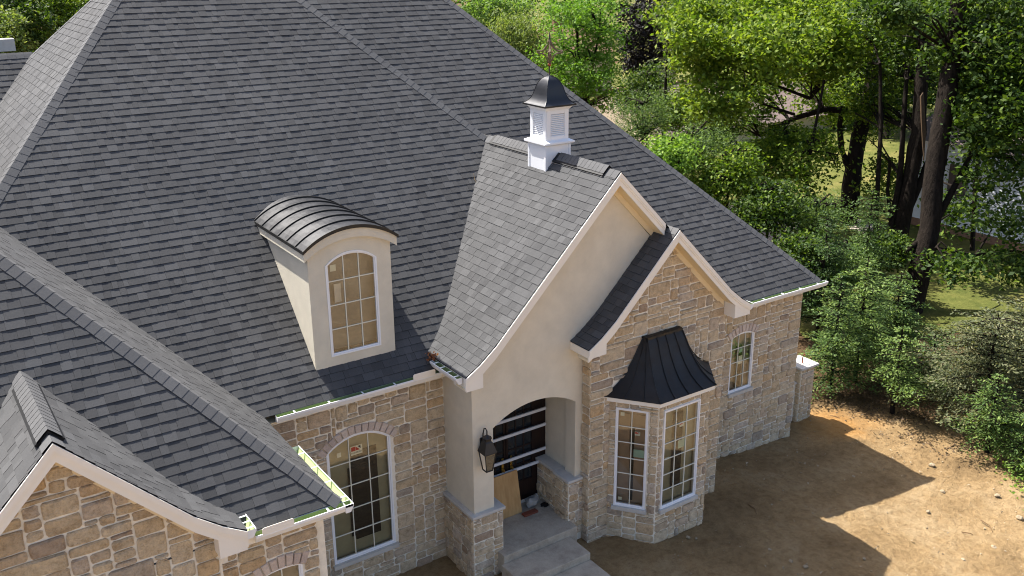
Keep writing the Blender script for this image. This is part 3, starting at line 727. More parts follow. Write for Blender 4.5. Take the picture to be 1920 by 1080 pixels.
# plain sides of the house that face away
mb = MB(); mb.box((-4.80, -2.94, -4.4), (-4.70, .0, -.16)); mb.box((8.37, -.05, -5), (8.465, 14, -.55)); mb.box((-12, 12.9, -5), (8.47, 13, .2)); mb.box((-12, -2.9, -5), (-11.9, 13, 0)); mb.box((4.6, -1.2, -4.5), (4.69, -.07, .1)); part(mb, 'side_wall', ['mortar'])

# --- entry: stucco over stone piers
ARL, ARR, ARS, ARI = -.729, 1.097, -1.03, .285
arc = [(ARL+(ARR-ARL)*k/24, arc_top(ARL+(ARR-ARL)*k/24, (ARL+ARR)/2, (ARR-ARL)/2, ARS, ARI)) for k in range(25)]
outl = [(-1.149, -2.62), (ARL, -2.62)]+arc+[(ARR, -2.62), (1.30, -2.62), (1.30, .4), (2.95, 1.72), (1.767, 2.95), (-.9, .30), (-1.149, .10)]
mb = MB(); loops = [[V((u, v, 0)) for u, v in outl]]; tri = [tuple(t) for t in tessellate_polygon(loops)]
mb.add([(u, YEW, v) for u, v in outl], tri); mb.add([(u, YEW+.30, v) for u, v in outl], tri)
ar2 = [(ARL, -2.62)]+arc+[(ARR, -2.62)]
for p, q in zip(ar2, ar2[1:]): mb.add([(p[0], YEW, p[1]), (q[0], YEW, q[1]), (q[0], YEW+.30, q[1]), (p[0], YEW+.30, p[1])], [(0, 1, 2, 3)])
part(mb, 'stucco_front', ['stucco'])
mb = MB(); mb.box((-1.149, YEW+.002, -2.62), (-1.0, .02, .15)); part(mb, 'stucco_return', ['stucco'])
mb = MB(); mb.box((1.15, YEW+.302, -2.62), (1.25, .06, -.5)); mb.box((-.80, YEW+.302, -3.5), (-.73, .06, -.5)); mb.box((-.9, -.7, -.62), (1.3, .1, -.56)); part(mb, 'porch_lining', ['stucco'])
def pier_face(O, U, N, w, z0, z1, seed): stone_wall(O, U, N, [(0, z0), (w, z0), (w, z1), (0, z1)], [], seed, cw=.085, ch=.075, name='stone_pier')
pier_face((-1.205, -1.035, 0), X, Ym, .625, -4.3, -2.67, 41); pier_face((-1.205, 0, 0), Ym, Xm, 1.035, -4.3, -2.67, 42); 
pier_face((.915, -1.035, 0), X, Ym, .345, -3.85, -2.67, 43); pier_face((.915, -.60, 0), Ym, Xm, .435, -3.6, -2.67, 44); pier_face((.955, .05, 0), Ym, Xm, .65, -3.6, -2.67, 45)
for bx in (((-1.20, -1.03, -4.3), (-.585, -.70, -2.672)), ((.92, -1.03, -4), (1.25, -.6, -2.672)), ((.96, -.598, -4), (1.2, .05, -2.672))):
    mb = MB(); mb.box(*bx); part(mb, 'pier_core', ['mortar'])
def capstone(a, b):
    mb = MB(); mb.box(a, b); c = part(mb, 'capstone', ['limestone']); bv = c.modifiers.new('edge', 'BEVEL'); bv.width = .008; bv.segments = 2
capstone((-1.245, -1.075, -2.67), (-.545, -.665, -2.612)); capstone((-1.243, -.663, -2.67), (-.98, -.012, -2.612))
capstone((.872, -1.075, -2.67), (1.235, -.575, -2.612)); capstone((.905, -.573, -2.67), (1.2, .05, -2.612))
# double door set back in the porch
door = MB(); door.box((-.72, .05, -3.5), (1.15, .12, -.6)); door = part(door, 'entry_door', ['door_wood']); door['label'] = 'dark wooden double door with glass lights in the porch'
for (xa, xb) in ((-.42, .14), (.24, .80)):
    mb = MB(); mb.box((xa-.06, .02, -3.48), (xb+.06, .048, -3.0)); mb.box((xa-.06, .02, -3.0), (xa, .048, -1.0)); mb.box((xb, .02, -3.0), (xb+.06, .048, -1.0)); mb.box((xa, .02, -1.12), (xb, .048, -1.0)); part(mb, 'door_leaf', ['door_wood'], door)
    mb = MB(); mb.box((xa, .040, -3.0), (xb, .049, -1.12)); part(mb, 'door_pane', ['door_glass'], door)
    for k in range(1, 3):
        mb = MB(); u = xa+(xb-xa)*k/3; mb.box((u-.012, .028, -3.0), (u+.012, .046, -1.12)); part(mb, 'door_muntin', ['door_wood'], door)
    for k in range(1, 5):
        mb = MB(); z = -3.0+1.88*k/5; mb.box((xa, .0275, z-.012), (xb, .0455, z+.012)); part(mb, 'door_muntin', ['door_wood'], door)
for xh in (.10, .30):
    mb = MB(); mb.box((xh-.022, -.0, -2.74), (xh+.022, .019, -2.36)); mb.tube([(xh, .0, -2.56), (xh, -.05, -2.58), (xh, -.05, -2.70), (xh, .0, -2.72)], .011, 6); part(mb, 'door_handle', ['brass'], door)
mb = MB(); mb.box((-.72, .0, -3.5), (1.0, .05, -3.44)); part(mb, 'threshold', ['trim_white'], door)

# --- dormer
DX0, DX1, DY = -3.452, -1.992, .13
dorm = empty('dormer', (0, 0, 0)); adopt(dorm); dorm['label'] = 'stucco dormer with curved black standing seam roof and arched window'
DXC = (DX0+DX1)/2; EX0, EX1, EZ, ERISE = DX0-.095, DX1+.095, 2.475, .29
def dtop(u, off=0.): return arc_top(u, DXC, (EX1-EX0)/2, EZ, ERISE)-off
oD = opening(-3.165, -2.255, .55, 2.13, .19)
out_d = [(DX0, .30), (DX1, .30), (DX1, 2.40)]+[(DX1-(DX1-DX0)*k/16, dtop(DX1-(DX1-DX0)*k/16, .06)) for k in range(17)]+[(DX0, 2.40)]
mb = MB(); hl = hole_outline(oD); loops = [[V((u, v, 0)) for u, v in out_d], [V((u, v, 0)) for u, v in hl]]; fl = loops[0]+loops[1]
mb.add([(p.x, DY, p.y) for p in fl], [tuple(t) for t in tessellate_polygon(loops)]); n = len(hl)
mb.add([(u, DY, v) for u, v in hl]+[(u, DY+.1, v) for u, v in hl], [(i, (i+1) % n, (i+1) % n+n, i+n) for i in range(n)])
part(mb, 'dormer_front', ['stucco'], dorm)
for nm, xa in (('dormer_cheek', DX0), ('dormer_cheek', DX1-.05)):
    mb = MB(); mb.prism([(xa, DY+.003, .33), (xa, 2.6, 2.78), (xa, 2.6, 2.40), (xa, DY+.003, 2.40)] if False else [(xa, DY+.003, .30), (xa, 2.45, 2.62), (xa, 2.45, 2.42), (xa, DY+.003, 2.42)][:1]+[(xa, 2.3, 2.42), (xa, DY+.003, 2.42)], (.05, 0, 0)); part(mb, nm, ['stucco'], dorm)
NS = 20; ux = [EX0+(EX1-EX0)*k/NS for k in range(NS+1)]
def arc_band(y0, y1, o0, o1, name, mat, x0=EX0, x1=EX1):
    uu = [x0+(x1-x0)*k/NS for k in range(NS+1)]; a = [(u, dtop(u, o0)) for u in uu]; b = [(u, dtop(u, o1)) for u in uu]; mb = MB()
    for (p0, p1), (q0, q1) in zip(zip(a, a[1:]), zip(b, b[1:])):
        vs = [(p0[0], y0, p0[1]), (p1[0], y0, p1[1]), (q1[0], y0, q1[1]), (q0[0], y0, q0[1])]; vs += [(x, y1, z) for x, _, z in vs]
        mb.add(vs, [(3, 2, 1, 0), (4, 5, 6, 7), (0, 1, 5, 4), (3, 7, 6, 2)])
    for p, q in ((a[0], b[0]), (a[-1], b[-1])): mb.add([(p[0], y0, p[1]), (q[0], y0, q[1]), (q[0], y1, q[1]), (p[0], y1, p[1])], [(0, 1, 2, 3)])
    return part(mb, name, [mat], dorm, False)
roofd = arc_band(DY-.105, 2.7, 0, .022, 'dormer_roof', 'roof_metal')
arc_band(DY-.125, DY-.098, -.012, .045, 'roof_edge', 'seam_metal', EX0-.012, EX1+.012)
arc_band(DY-.092, 2.5, .024, .20, 'dormer_fascia', 'stucco', EX0+.012, EX1-.012)
for k in range(6):
    y = .34+k*.375; arc_band(y-.011, y+.011, -.026, .004, 'roof_seam', 'seam_metal', EX0-.006, EX1+.006)
mb = MB(); mb.box((EX0-.012, DY-.1, EZ-.05), (EX0+.006, 2.3, EZ+.006)); part(mb, 'drip_edge', ['seam_metal'], dorm)
wd = window((0, DY, 0), X, Ym, oD, 3, 4, .05, .012, False, 'interior_brown', [(.20, .33, .5, .68, .13, 'trim_white')], None, [(.16, .86, .1, .11, 'paper')], .2)
wd.parent = dorm; wd.matrix_parent_inverse = Matrix()
for ch in list(wd.children):
    ch.parent = dorm
wd.name = 'window_frame'

# --- bay window
bay = empty('bay_window', (0, 0, 0)); adopt(bay); bay['label'] = 'three sided stone bay with flared black metal roof'
A0, A1, A2, A3 = V((1.70, -1.21, 0)), V((2.28, -1.97, 0)), V((3.58, -1.97, 0)), V((4.16, -1.21, 0))
ZB0, ZB1 = -4.5, -1.02
def nrm(a, b): d = (b-a).normalized(); return V((d.y, -d.x, 0))
for i, (a, b, fr_) in enumerate(((A0, A1, (.155, .80)), (A1, A2, (.09, .80)), (A2, A3, (.2, .8)))):
    U_ = (b-a); Lw = U_.length; U_.normalize(); N_ = nrm(a, b)
    o = opening(Lw*fr_[0], Lw*fr_[1], -3.28, -1.19, 0, .0)
    stone_wall(a, U_, N_, [(0, ZB0), (Lw, ZB0), (Lw, ZB1), (0, ZB1)], [o] if i < 2 else [], 51+i, cw=.085, ch=.08, name='bay_wall', rank=1. if i < 2 else 0)
    if i == 0: window(a, U_, N_, o, 2, 6, .05, .03, True, 'cardboard', [(.44, .56, .05, .80, .085, 'interior_dark'), (.05, .42, .55, .93, .075, 'cardboard'), (.58, .95, .10, .93, .08, 'cardboard')], 'left window of the stone bay', [(.2, .935, .075, .075, 'paper'), (.68, .76, .1, .085, 'logosmall'), (.74, .56, .2, .16, 'sticker_mint'), (.2, .07, .07, .07, 'paper')])
    if i == 1: window(a, U_, N_, o, 3, 6, .05, .03, True, 'interior_tan', [(.36, .62, .14, .92, .075, 'interior_dark')], 'front window of the stone bay', [(.52, .80, .11, .1, 'logosmall'), (.56, .60, .2, .17, 'sticker_mint'), (.16, .5, .1, .05, 'paper')])
sk = [V((1.60, -1.215, 0)), V((2.235, -2.04, 0)), V((3.63, -2.04, 0)), V((4.265, -1.215, 0))]
mb = MB(); mb.prism([p+V((0, 0, -1.06)) for p in sk], (0, 0, .09)); part(mb, 'bay_fascia', ['trim_white'], bay)
ROOFP = [(1.0, 0.0), (.83, .085), (.65, .21), (.49, .38), (.34, .59), (.22, .81), (.13, .97), (.10, 1.0)]   # share of spread, share of rise
tp = [V((2.47, -1.25, 0)), V((2.50, -1.34, 0)), V((3.37, -1.34, 0)), V((3.40, -1.25, 0))]
eb = [V((1.575, -1.215, 0)), V((2.22, -2.065, 0)), V((3.645, -2.065, 0)), V((4.29, -1.215, 0))]
def roof_pt(i, t, k):           # between corner lines i and i+1 at fraction t, ring k
    s, h = ROOFP[k]; s = (s-.10)/.90
    a = tp[i].lerp(eb[i], s); b = tp[i+1].lerp(eb[i+1], s); p = a.lerp(b, t); p.z = -.97+.97*h; return p
for i in range(3):
    mb = MB(); nk = len(ROOFP)
    vs = [roof_pt(i, t, k) for k in range(nk) for t in (0, .25, .5, .75, 1)]
    mb.add(vs, [(k*5+j, k*5+j+1, (k+1)*5+j+1, (k+1)*5+j) for k in range(nk-1) for j in range(4)]); part(mb, 'bay_roof_panel', ['black_metal'], bay, True)
    for t in ((0, .36, .7) if i == 0 else (0, .26, .51, .76) if i == 1 else (0, .4, 1)):
        path = [roof_pt(i, t, k)+V((0, -.004, .010)) for k in range(nk)]; mb = MB(); mb.tube(path, .011, 5); part(mb, 'bay_roof_seam', ['seam_metal'], bay)
mb = MB(); mb.prism([V((2.46, -1.215, .0)), V((2.49, -1.36, 0)), V((3.38, -1.36, 0)), V((3.41, -1.215, 0))], (0, 0, .035)); mb.prism([V((2.455, -1.365, -.14)), V((3.415, -1.365, -.14)), V((3.385, -1.345, .01)), V((2.485, -1.345, .01))], (0, -.006, 0)); part(mb, 'roof_cap', ['black_metal'], bay)

# --- cupola
cup = empty('cupola', (0, 0, 0)); adopt(cup); cup['label'] = 'white louvred cupola with bell shaped black roof on the entry ridge'
def ring_sq(h, z): return [V((CUPX-h, CUPY-h, z)), V((CUPX+h, CUPY-h, z)), V((CUPX+h, CUPY+h, z)), V((CUPX-h, CUPY+h, z))]
def stack(levels, name, mat, smooth=False):
    mb = MB(); vs = []; n = len(levels)
    for h, z in levels: vs += ring_sq(h, z)
    mb.add(vs, [(k*4+i, k*4+(i+1) % 4, (k+1)*4+(i+1) % 4, (k+1)*4+i) for k in range(n-1) for i in range(4)]+[(3, 2, 1, 0), tuple((n-1)*4+i for i in range(4))]); return part(mb, name, [mat], cup, smooth)
stack([(.285, 2.8), (.285, 3.50)], 'base', 'vinyl_white')
for sx, sy in ((-1, 0), (0, -1)):
    for e in (-1, 1):
        c = V((CUPX+sx*.288+(e*.262 if sy else 0), CUPY+sy*.288+(e*.262 if sx else 0), 3.15)); mb = MB(); mb.obox(c, (.026 if sy else .006, 0, 0), (0, .026 if sx else .006, 0), (0, 0, .35)); part(mb, 'corner_board', ['vinyl_white'], cup)
stack([(.30, 3.47), (.345, 3.50), (.345, 3.53), (.26, 3.57)], 'ledge', 'vinyl_white')
stack([(.225, 3.56), (.225, 4.16)], 'body', 'vinyl_white')
for sx, sy in ((-1, 0), (0, -1), (1, 0), (0, 1)):
    nn = V((sx, sy, 0)); tt = V((-sy, sx, 0)); c0 = V((CUPX, CUPY, 0))+nn*.226
    for e in (-1, 1):
        mb = MB(); mb.obox(c0+tt*e*.205+V((0, 0, 3.85))+nn*.018, tt*.042, nn*.022, (0, 0, .29)); part(mb, 'post', ['vinyl_white'], cup)
    for zz, hh in ((3.60, .035), (4.10, .05)):
        mb = MB(); mb.obox(c0+V((0, 0, zz))+nn*.016, tt*.163, nn*.020, (0, 0, hh)); part(mb, 'rail', ['vinyl_white'], cup)
    mb = MB(); mb.obox(c0+V((0, 0, 3.84))+nn*.001, tt*.163, nn*.002, (0, 0, .215)); part(mb, 'louvre_back', ['interior_dark'], cup)
    for k in range(12):
        z = 3.645+k*.0345; mb = MB(); mb.obox(c0+V((0, 0, z))+nn*.014, tt*.163, nn*.012-V((0, 0, .009)), (nn*.002+V((0, 0, .0075)))); part(mb, 'louvre_slat', ['vinyl_white'], cup)
stack([(.24, 4.09), (.27, 4.13), (.32, 4.19), (.33, 4.21)], 'cornice', 'vinyl_white')
bell = [(.355, 4.195), (.355, 4.215), (.31, 4.245), (.26, 4.30), (.225, 4.37), (.20, 4.45), (.178, 4.53), (.150, 4.60), (.110, 4.66), (.06, 4.70), (.012, 4.72)]
fine = [bell[0], bell[1]]
for i in range(1, len(bell)-1):
    p0, p1, p2, p3 = bell[max(1, i-1)], bell[i], bell[i+1], bell[min(len(bell)-1, i+2)]
    for k in range(1, 5):
        t = k/4; fine.append(tuple(.5*((2*b)+(-a+c)*t+(2*a-5*b+4*c-d)*t*t+(-a+3*b-3*c+d)*t**3) for a, b, c, d in zip(p0, p1, p2, p3)))
bell = fine; stack(bell, 'bell_roof', 'bell_metal')
for sx, sy in ((-1, -1), (1, -1), (-1, 1), (1, 1)):
    mb = MB(); mb.tube([(CUPX+sx*h, CUPY+sy*h, z+.004) for h, z in bell[1:]], .006, 5); part(mb, 'roof_seam', ['seam_metal'], cup)
mb = MB(); r4 = ring_sq(.362, 4.19)+ring_sq(.362, 4.218); mb.add(r4, [(i, (i+1) % 4, (i+1) % 4+4, i+4) for i in range(4)]+[(3, 2, 1, 0), (4, 5, 6, 7)]); part(mb, 'roof_edge', ['seam_metal'], cup)
fz = 4.72
mb = MB(); mb.tube([(CUPX, CUPY, 4.70), (CUPX, CUPY, 4.92)], .010, 8); mb.tube([(CUPX, CUPY, 5.30), (CUPX, CUPY, 5.40), (CUPX, CUPY, 5.52)], [.016, .020, .002], 8); part(mb, 'finial_rod', ['iron'], cup)
def ball(c, r, name, mat, parent, sq=1.):
    bm = bmesh.new(); bmesh.ops.create_uvsphere(bm, u_segments=12, v_segments=8, radius=r)
    for v in bm.verts: v.co = V((v.co.x, v.co.y, v.co.z*sq))+V(c)
    me = bpy.data.meshes.new(name); bm.to_mesh(me); bm.free(); me.materials.append(MATS[mat]); me.polygons.foreach_set('use_smooth', [True]*len(me.polygons))
    o = bpy.data.objects.new(name, me); COL.objects.link(o); adopt(o, parent); return o
ball((CUPX, CUPY, 4.92), .036, 'finial_ball', 'copper', cup)
for q in range(4):
    a = math.pi/4*0+q*math.pi/2-.55; dx, dy = math.cos(a), math.sin(a)
    path = [(.012, 4.95), (.05, 5.02), (.075, 5.08), (.13, 5.12), (.20, 5.13), (.235, 5.15), (.23, 5.175), (.205, 5.17), (.15, 5.17), (.10, 5.20), (.06, 5.26), (.025, 5.33), (.008, 5.37)]
    mb = MB(); mb.tube([(CUPX+dx*r_, CUPY+dy*r_, z) for r_, z in path], .015, 6); part(mb, 'finial_scroll', ['aged_iron'], cup)
    mb = MB(); mb.tube([(CUPX+dx*r_, CUPY+dy*r_, z) for r_, z in ((.015, 5.30), (.07, 5.22), (.06, 5.14), (.02, 5.15), (.03, 5.06), (.012, 5.0))], .012, 6); part(mb, 'finial_scroll', ['aged_iron'], cup)

# --- turn the collected shingles and stones into objects: the largest in view singly, the rest in one piece each
def realise(rec, name, rest, mats, limit=300, edge=False):
    order = sorted(range(len(rec)), key=lambda i: -rec[i][0]); big = set(i for i in order[:limit] if rec[i][0] > 0); mb = MB()
    for i, (vis, vs, fs, rn, par) in enumerate(rec):
        if i in big: adopt(mesh_obj(name, vs, fs, mats, rnd=rn, fmat=[0]+[1]*(len(fs)-1) if edge else None), par)
        elif edge: k = len(mb.v); mb.add(vs, fs[:1], 0, rn); mb.f += [tuple(q+k for q in f_) for f_ in fs[1:]]; mb.m += [1]*(len(fs)-1); mb.r += [rn]*(len(fs)-1)
        else: mb.add(vs, fs, 0, rn)
    o = part(mb, rest, mats if edge else [mats], rnd=True); o['kind'] = 'stuff'
realise(SHN, 'shingle', 'shingle_courses', ['shingle', 'asphalt_edge'], edge=True)
realise(STN, 'stone', 'stone_facing', 'stone')

# ================================================================== PORCH, STEPS AND LOOSE THINGS
def top_box(name, a, b, mat, label, cat, group=None, bev=0):
    o3 = V(((a[0]+b[0])/2, (a[1]+b[1])/2, a[2])); mb = MB(); mb.box(tuple(V(a)-o3), tuple(V(b)-o3)); o = mb.build(name, [mat]); o.location = o3
    if bev: m_ = o.modifiers.new('edge', 'BEVEL'); m_.width = bev; m_.segments = 2
    return tag(o, label, cat, group)
steps = empty('concrete_steps', (0, -1.6, -4.0)); tag(steps, 'grey concrete porch slab with two steps below the arched entry', 'steps')
def cpart(name, a, b, mat='concrete'):
    mb = MB(); mb.box(tuple(V(a)-steps.location), tuple(V(b)-steps.location)); o = mb.build(name, [mat], steps); m_ = o.modifiers.new('edge', 'BEVEL'); m_.width = .012; m_.segments = 2; return o
cpart('porch_slab', (-.72, -1.27, -3.9), (.955, .05, -3.5)); cpart('tread', (-.78, -1.90, -4.2), (.78, -1.272, -3.655)); cpart('tread', (-.78, -2.52, -4.3), (.78, -1.902, -3.80))

for i, (xa, xb, z) in enumerate(((-.35, 1.09, -1.54), (-.6, 1.09, -1.885), (-.6, 1.09, -2.41), (-.2, 1.06, -2.665))):
    top_box('brace_board', (xa, -.06, z-.028), (xb, -.032, z+.028), 'brace', ['top pale brace board nailed across the dark entry door', 'second pale brace board from the top across the entry door', 'third pale brace board from the top, just above door handles', 'lowest pale brace board across the door, above the leaning plywood'][i], 'board', 'brace boards across the entry door')
# plywood leaning on the door
mb = MB(); a, b = V((-.42, -.255, -3.498)), V((.36, -.255, -3.498)); up = V((0, .165, .86)); n = V((0, -.98, .19))*.018
mb.add([a, b, b+up, a+up, a+n, b+n, b+up+n, a+up+n], [(0, 1, 2, 3), (7, 6, 5, 4), (0, 4, 5, 1), (1, 5, 6, 2), (2, 6, 7, 3), (3, 7, 4, 0)]); o = mb.build('plywood_sheet', ['plywood']); tag(o, 'tan plywood sheet leaning against the dark entry door', 'plywood')
top_box('wood_block', (.30, -.46, -3.498), (.62, -.34, -3.46), 'red_block', 'reddish wooden block lying on the porch slab beside plywood', 'block', bev=.006)
def crumple(name, c, r, n, mat, label, cat, flat=.35, seed=1, amp=.35):
    bm = bmesh.new(); bmesh.ops.create_icosphere(bm, subdivisions=n, radius=1); rr = random.Random(seed)
    for v in bm.verts:
        k = 1+rr.uniform(-amp, amp); v.co = V((v.co.x*r*k, v.co.y*r*k*.8, max(-.02, v.co.z*r*flat*k+r*flat*.6)))
    me = bpy.data.meshes.new(name); bm.to_mesh(me); bm.free(); me.materials.append(MATS[mat]); o = bpy.data.objects.new(name, me); COL.objects.link(o); o.location = c; return tag(o, label, cat)
crumple('plastic_sheet', (.66, -.17, -3.49), .15, 2, 'plastic', 'crumpled grey plastic sheet heaped in the porch corner', 'sheet', .8, 4)
crumple('cloth_rag', (.87, -.33, -3.495), .09, 2, 'interior_dark', 'small dark rag by the stone ledge in the porch', 'rag', .25, 5)

# wall lantern on the left pier
lan = empty('wall_lantern', (-.955, -.98, -1.35)); tag(lan, 'black wall lantern with glass sides hung on the stucco entry pier', 'lantern')
def lp(mb, name, mats, sm_=False): return mb.build(name, mats, lan, sm_)
LC = V((0., -.16, -.0))
mb = MB(); mb.box((-.05, -.022, -.05), (.05, 0, .22)); lp(mb, 'back_plate', ['iron'])
mb = MB(); mb.tube([(0, -.02, .14), (0, -.03, .30), (0, -.07, .42), (0, -.12, .44), (0, -.16, .41), (0, -.16, .33)], .012, 8); lp(mb, 'scroll_arm', ['iron'])
def frust(c, levels, name, mat, n=4, rot=math.pi/4):
    mb = MB(); vs = []
    for r_, z in levels: vs += [c+V((r_*math.cos(rot+2*math.pi*k/n), r_*math.sin(rot+2*math.pi*k/n), z)) for k in range(n)]
    m_ = len(levels); mb.add(vs, [(i*n+k, i*n+(k+1) % n, (i+1)*n+(k+1) % n, (i+1)*n+k) for i in range(m_-1) for k in range(n)]+[tuple(reversed(range(n))), tuple((m_-1)*n+k for k in range(n))]); return lp(mb, name, [mat])
frust(LC, [(.17, .0), (.175, .015), (.10, .20), (.075, .225), (.075, .25)], 'hood', 'iron'); frust(LC, [(.05, .25), (.085, .27), (.085, .285), (.045, .31), (.012, .34)], 'vent_cap', 'iron', 8)
frust(LC, [(.095, -.36), (.095, -.335)], 'bottom_frame', 'iron'); frust(LC, [(.022, -.33), (.02, -.18), (.004, -.15)], 'candle_tube', 'paper', 8)
for k in range(4):
    w0 = math.pi/4+k*math.pi/2; mb = MB(); mb.tube([LC+V((.155*math.cos(w0), .155*math.sin(w0), .005)), LC+V((.09*math.cos(w0), .09*math.sin(w0), -.35))], .009, 5); lp(mb, 'corner_bar', ['iron'])
    w1 = w0+math.pi/2; mb = MB(); mb.add([LC+V((.15*math.cos(w0), .15*math.sin(w0), .0)), LC+V((.15*math.cos(w1), .15*math.sin(w1), .0)), LC+V((.088*math.cos(w1), .088*math.sin(w1), -.34)), LC+V((.088*math.cos(w0), .088*math.sin(w0), -.34))], [(0, 1, 2, 3)]); lp(mb, 'lantern_pane', ['glass'])

# stone pillar beyond the right corner
pil = empty('stone_pillar', (9.45, .55, -4.6)); tag(pil, 'square stone pillar with white cap beyond the right corner of the house', 'pillar')
def pbox(name, a, b, mat, bev=0):
    mb = MB(); mb.box(tuple(V(a)-pil.location), tuple(V(b)-pil.location)); o = mb.build(name, [mat], pil)
    if bev: m_ = o.modifiers.new('edge', 'BEVEL'); m_.width = bev; m_.segments = 2
    return o
core = pbox('pillar_core', (9.21, .33, -5.0), (9.69, .81, -3.0), 'mortar'); pbox('cap', (9.13, .25, -3.0), (9.77, .89, -2.94), 'limestone', .01); pbox('side_wall', (8.50, .46, -5.0), (9.20, .70, -3.42), 'mortar'); pbox('side_cap', (8.48, .41, -3.419), (9.205, .75, -3.37), 'limestone', .008)
mb = MB(); mb.tube([V(q)-pil.location for q in ((9.42, .5, -2.95), (9.42, .5, -2.78), (9.44, .5, -2.72), (9.48, .5, -2.71), (9.50, .5, -2.75))], .016, 7); mb.build('conduit', ['copper'], pil)
k0 = len(STN); hold = part
def part(mb, name, mats, parent=None, smooth=False, rnd=False): return hold(mb, name, mats, parent, smooth, rnd)
STN2 = STN; 
def pillar_face(O, U, N, w, z0, z1, seed):
    before = len(STN); wl_ = stone_wall(O, U, N, [(0, z0), (w, z0), (w, z1), (0, z1)], [], seed, cw=.09, ch=.08)
    bpy.data.objects.remove(wl_)
    for vis, vs, fs, rn, _ in STN[before:]:
        o = mesh_obj('stone', [V(v)-pil.location for v in vs], fs, 'stone', rnd=rn); o.parent = core
    del STN[before:]
pillar_face((9.21, .33, 0), X, Ym, .48, -4.9, -3.0, 71); pillar_face((9.21, .81, 0), Ym, Xm, .48, -4.9, -3.0, 72)

# dead leaves caught in the entry gutter
def leaf_quads(centers, size, mat, name, parent=None, up=.4, seed=1, aspect=.62, rnd_lo=0., rnd_hi=1., dirs=None, fold=.25):
    r_ = np.random.default_rng(seed); c = np.asarray(centers, float); n = len(c)
    nr = r_.normal(size=(n, 3)); nr[:, 2] = np.abs(nr[:, 2])+up; nr /= np.linalg.norm(nr, axis=1)[:, None]
    t = r_.normal(size=(n, 3)) if dirs is None else np.asarray(dirs)+r_.normal(size=(n, 3))*.25
    t -= nr*(t*nr).sum(1)[:, None]; t /= np.linalg.norm(t, axis=1)[:, None]+1e-9; b = np.cross(nr, t)
    s = size*r_.uniform(.65, 1.25, n)[:, None]
    v = np.stack([c-t*s*.5, c+b*s*aspect*.5+nr*s*fold*.3, c+t*s*.55, c-b*s*aspect*.5+nr*s*fold*.3], 1).reshape(-1, 3)
    me = bpy.data.meshes.new(name); me.vertices.add(n*4); me.vertices.foreach_set('co', v.ravel())
    me.loops.add(n*4); me.loops.foreach_set('vertex_index', np.arange(n*4)); me.polygons.add(n); me.polygons.foreach_set('loop_start', np.arange(n)*4); me.polygons.foreach_set('loop_total', np.full(n, 4))
    a = me.attributes.new('rnd', 'FLOAT', 'FACE'); a.data.foreach_set('value', np.clip(r_.normal((rnd_lo+rnd_hi)/2, (rnd_hi-rnd_lo)/4, n), 0, 1).astype(np.float32))
    me.materials.append(MATS[mat]); me.update(); me.validate()
    o = bpy.data.objects.new(name, me); COL.objects.link(o)
    if parent: o.parent = parent
    return o
rn = np.random.default_rng(5)
lc = rn.normal(size=(60, 3))*np.array([.05, .06, .04])
o = leaf_quads(lc, .06, 'leaf_dead', 'dead_leaves', seed=3); o.location = (-1.47, -.26, .27); tag(o, 'clump of reddish dead leaves caught at the gutter end', 'leaves')

# dry twig caught in the valley beside the entry gable
def on_front(px, py):
    d = _f+_r*((px-CX)/CF)-_u*((py-CY)/CF); t = (M*(CPOS.y+.239)-CPOS.z)/(d.z-M*d.y); return CPOS+d*t+V((0, -.02, .02))
mb = MB(); q = [on_front(*k) for k in ((893, 372), (896, 350), (899, 328), (904, 316))]
mb.tube(q, [.010, .009, .007, .004], 5); mb.tube([q[1], on_front(889, 338), on_front(887, 326)], [.007, .006, .003], 5); mb.tube([q[2], on_front(906, 322), on_front(909, 312)], [.006, .005, .003], 5)
o = mb.build('dry_twig', ['bark_light']); tag(o, 'dry forked twig caught in the roof valley left of the entry gable', 'twig')

# rocks and crumbs on the dirt
rocks = [(1870, 930, .10), (1912, 972, .12), (1767, 922, .09), (1863, 1028, .11), (1883, 1035, .08), (1747, 873, .11), (1510, 1063, .08), (1483, 1053, .07), (1443, 1031, .06), (1600, 895, .08), (1290, 1008, .07), (1305, 1010, .05), (1740, 960, .08), (1806, 1050, .07), (1850, 1025, .06), (1620, 1048, .06)]
rock_lab = ['pale rock on the sunlit dirt near the ivy edge', 'pale rock at the right edge of the dirt yard', 'flat rock lying just past the tip of the larger roof shadow', 'larger rock of the trio at the lower right of the dirt', 'right rock of the trio at the lower right of the dirt',
    'pale rock on sunlit dirt midway between roof shadow and hemlock', 'rock in the shaded dirt nearest the bottom edge', 'rock left of the bottom rock in the shaded dirt', 'small rock in shaded dirt right of the bay window', 'rock in the wide roof shadow straight below the pillar',
    'larger rock at the foot of the bay wall', 'smaller rock at the foot of the bay wall', 'rock on sunlit dirt between the two roof shadow tips', 'rock on sunlit dirt near the bottom edge', 'left rock of the trio at the lower right of the dirt', 'rock at the tip of the lower roof shadow']
for i, (px, py, r_) in enumerate(rocks):
    r_ *= .68; p = on_z(px, py, -4.5)
    for _ in range(4): p = on_z(px, py, ground_z(p.x, p.y))
    bm = bmesh.new(); bmesh.ops.create_icosphere(bm, subdivisions=2, radius=r_); rr = random.Random(i)
    for v in bm.verts: v.co = V((v.co.x*rr.uniform(.8, 1.2), v.co.y*rr.uniform(.6, 1.0), v.co.z*rr.uniform(.45, .75)))
    me = bpy.data.meshes.new('rock'); bm.to_mesh(me); bm.free(); me.materials.append(MATS['rock']); o = bpy.data.objects.new('rock', me); COL.objects.link(o); o.location = (p.x, p.y, p.z+r_*.2); o.rotation_euler.z = rr.uniform(0, 6)
    tag(o, rock_lab[i], 'rock', 'rocks scattered on the dirt')
mb = MB(); rr = random.Random(4)
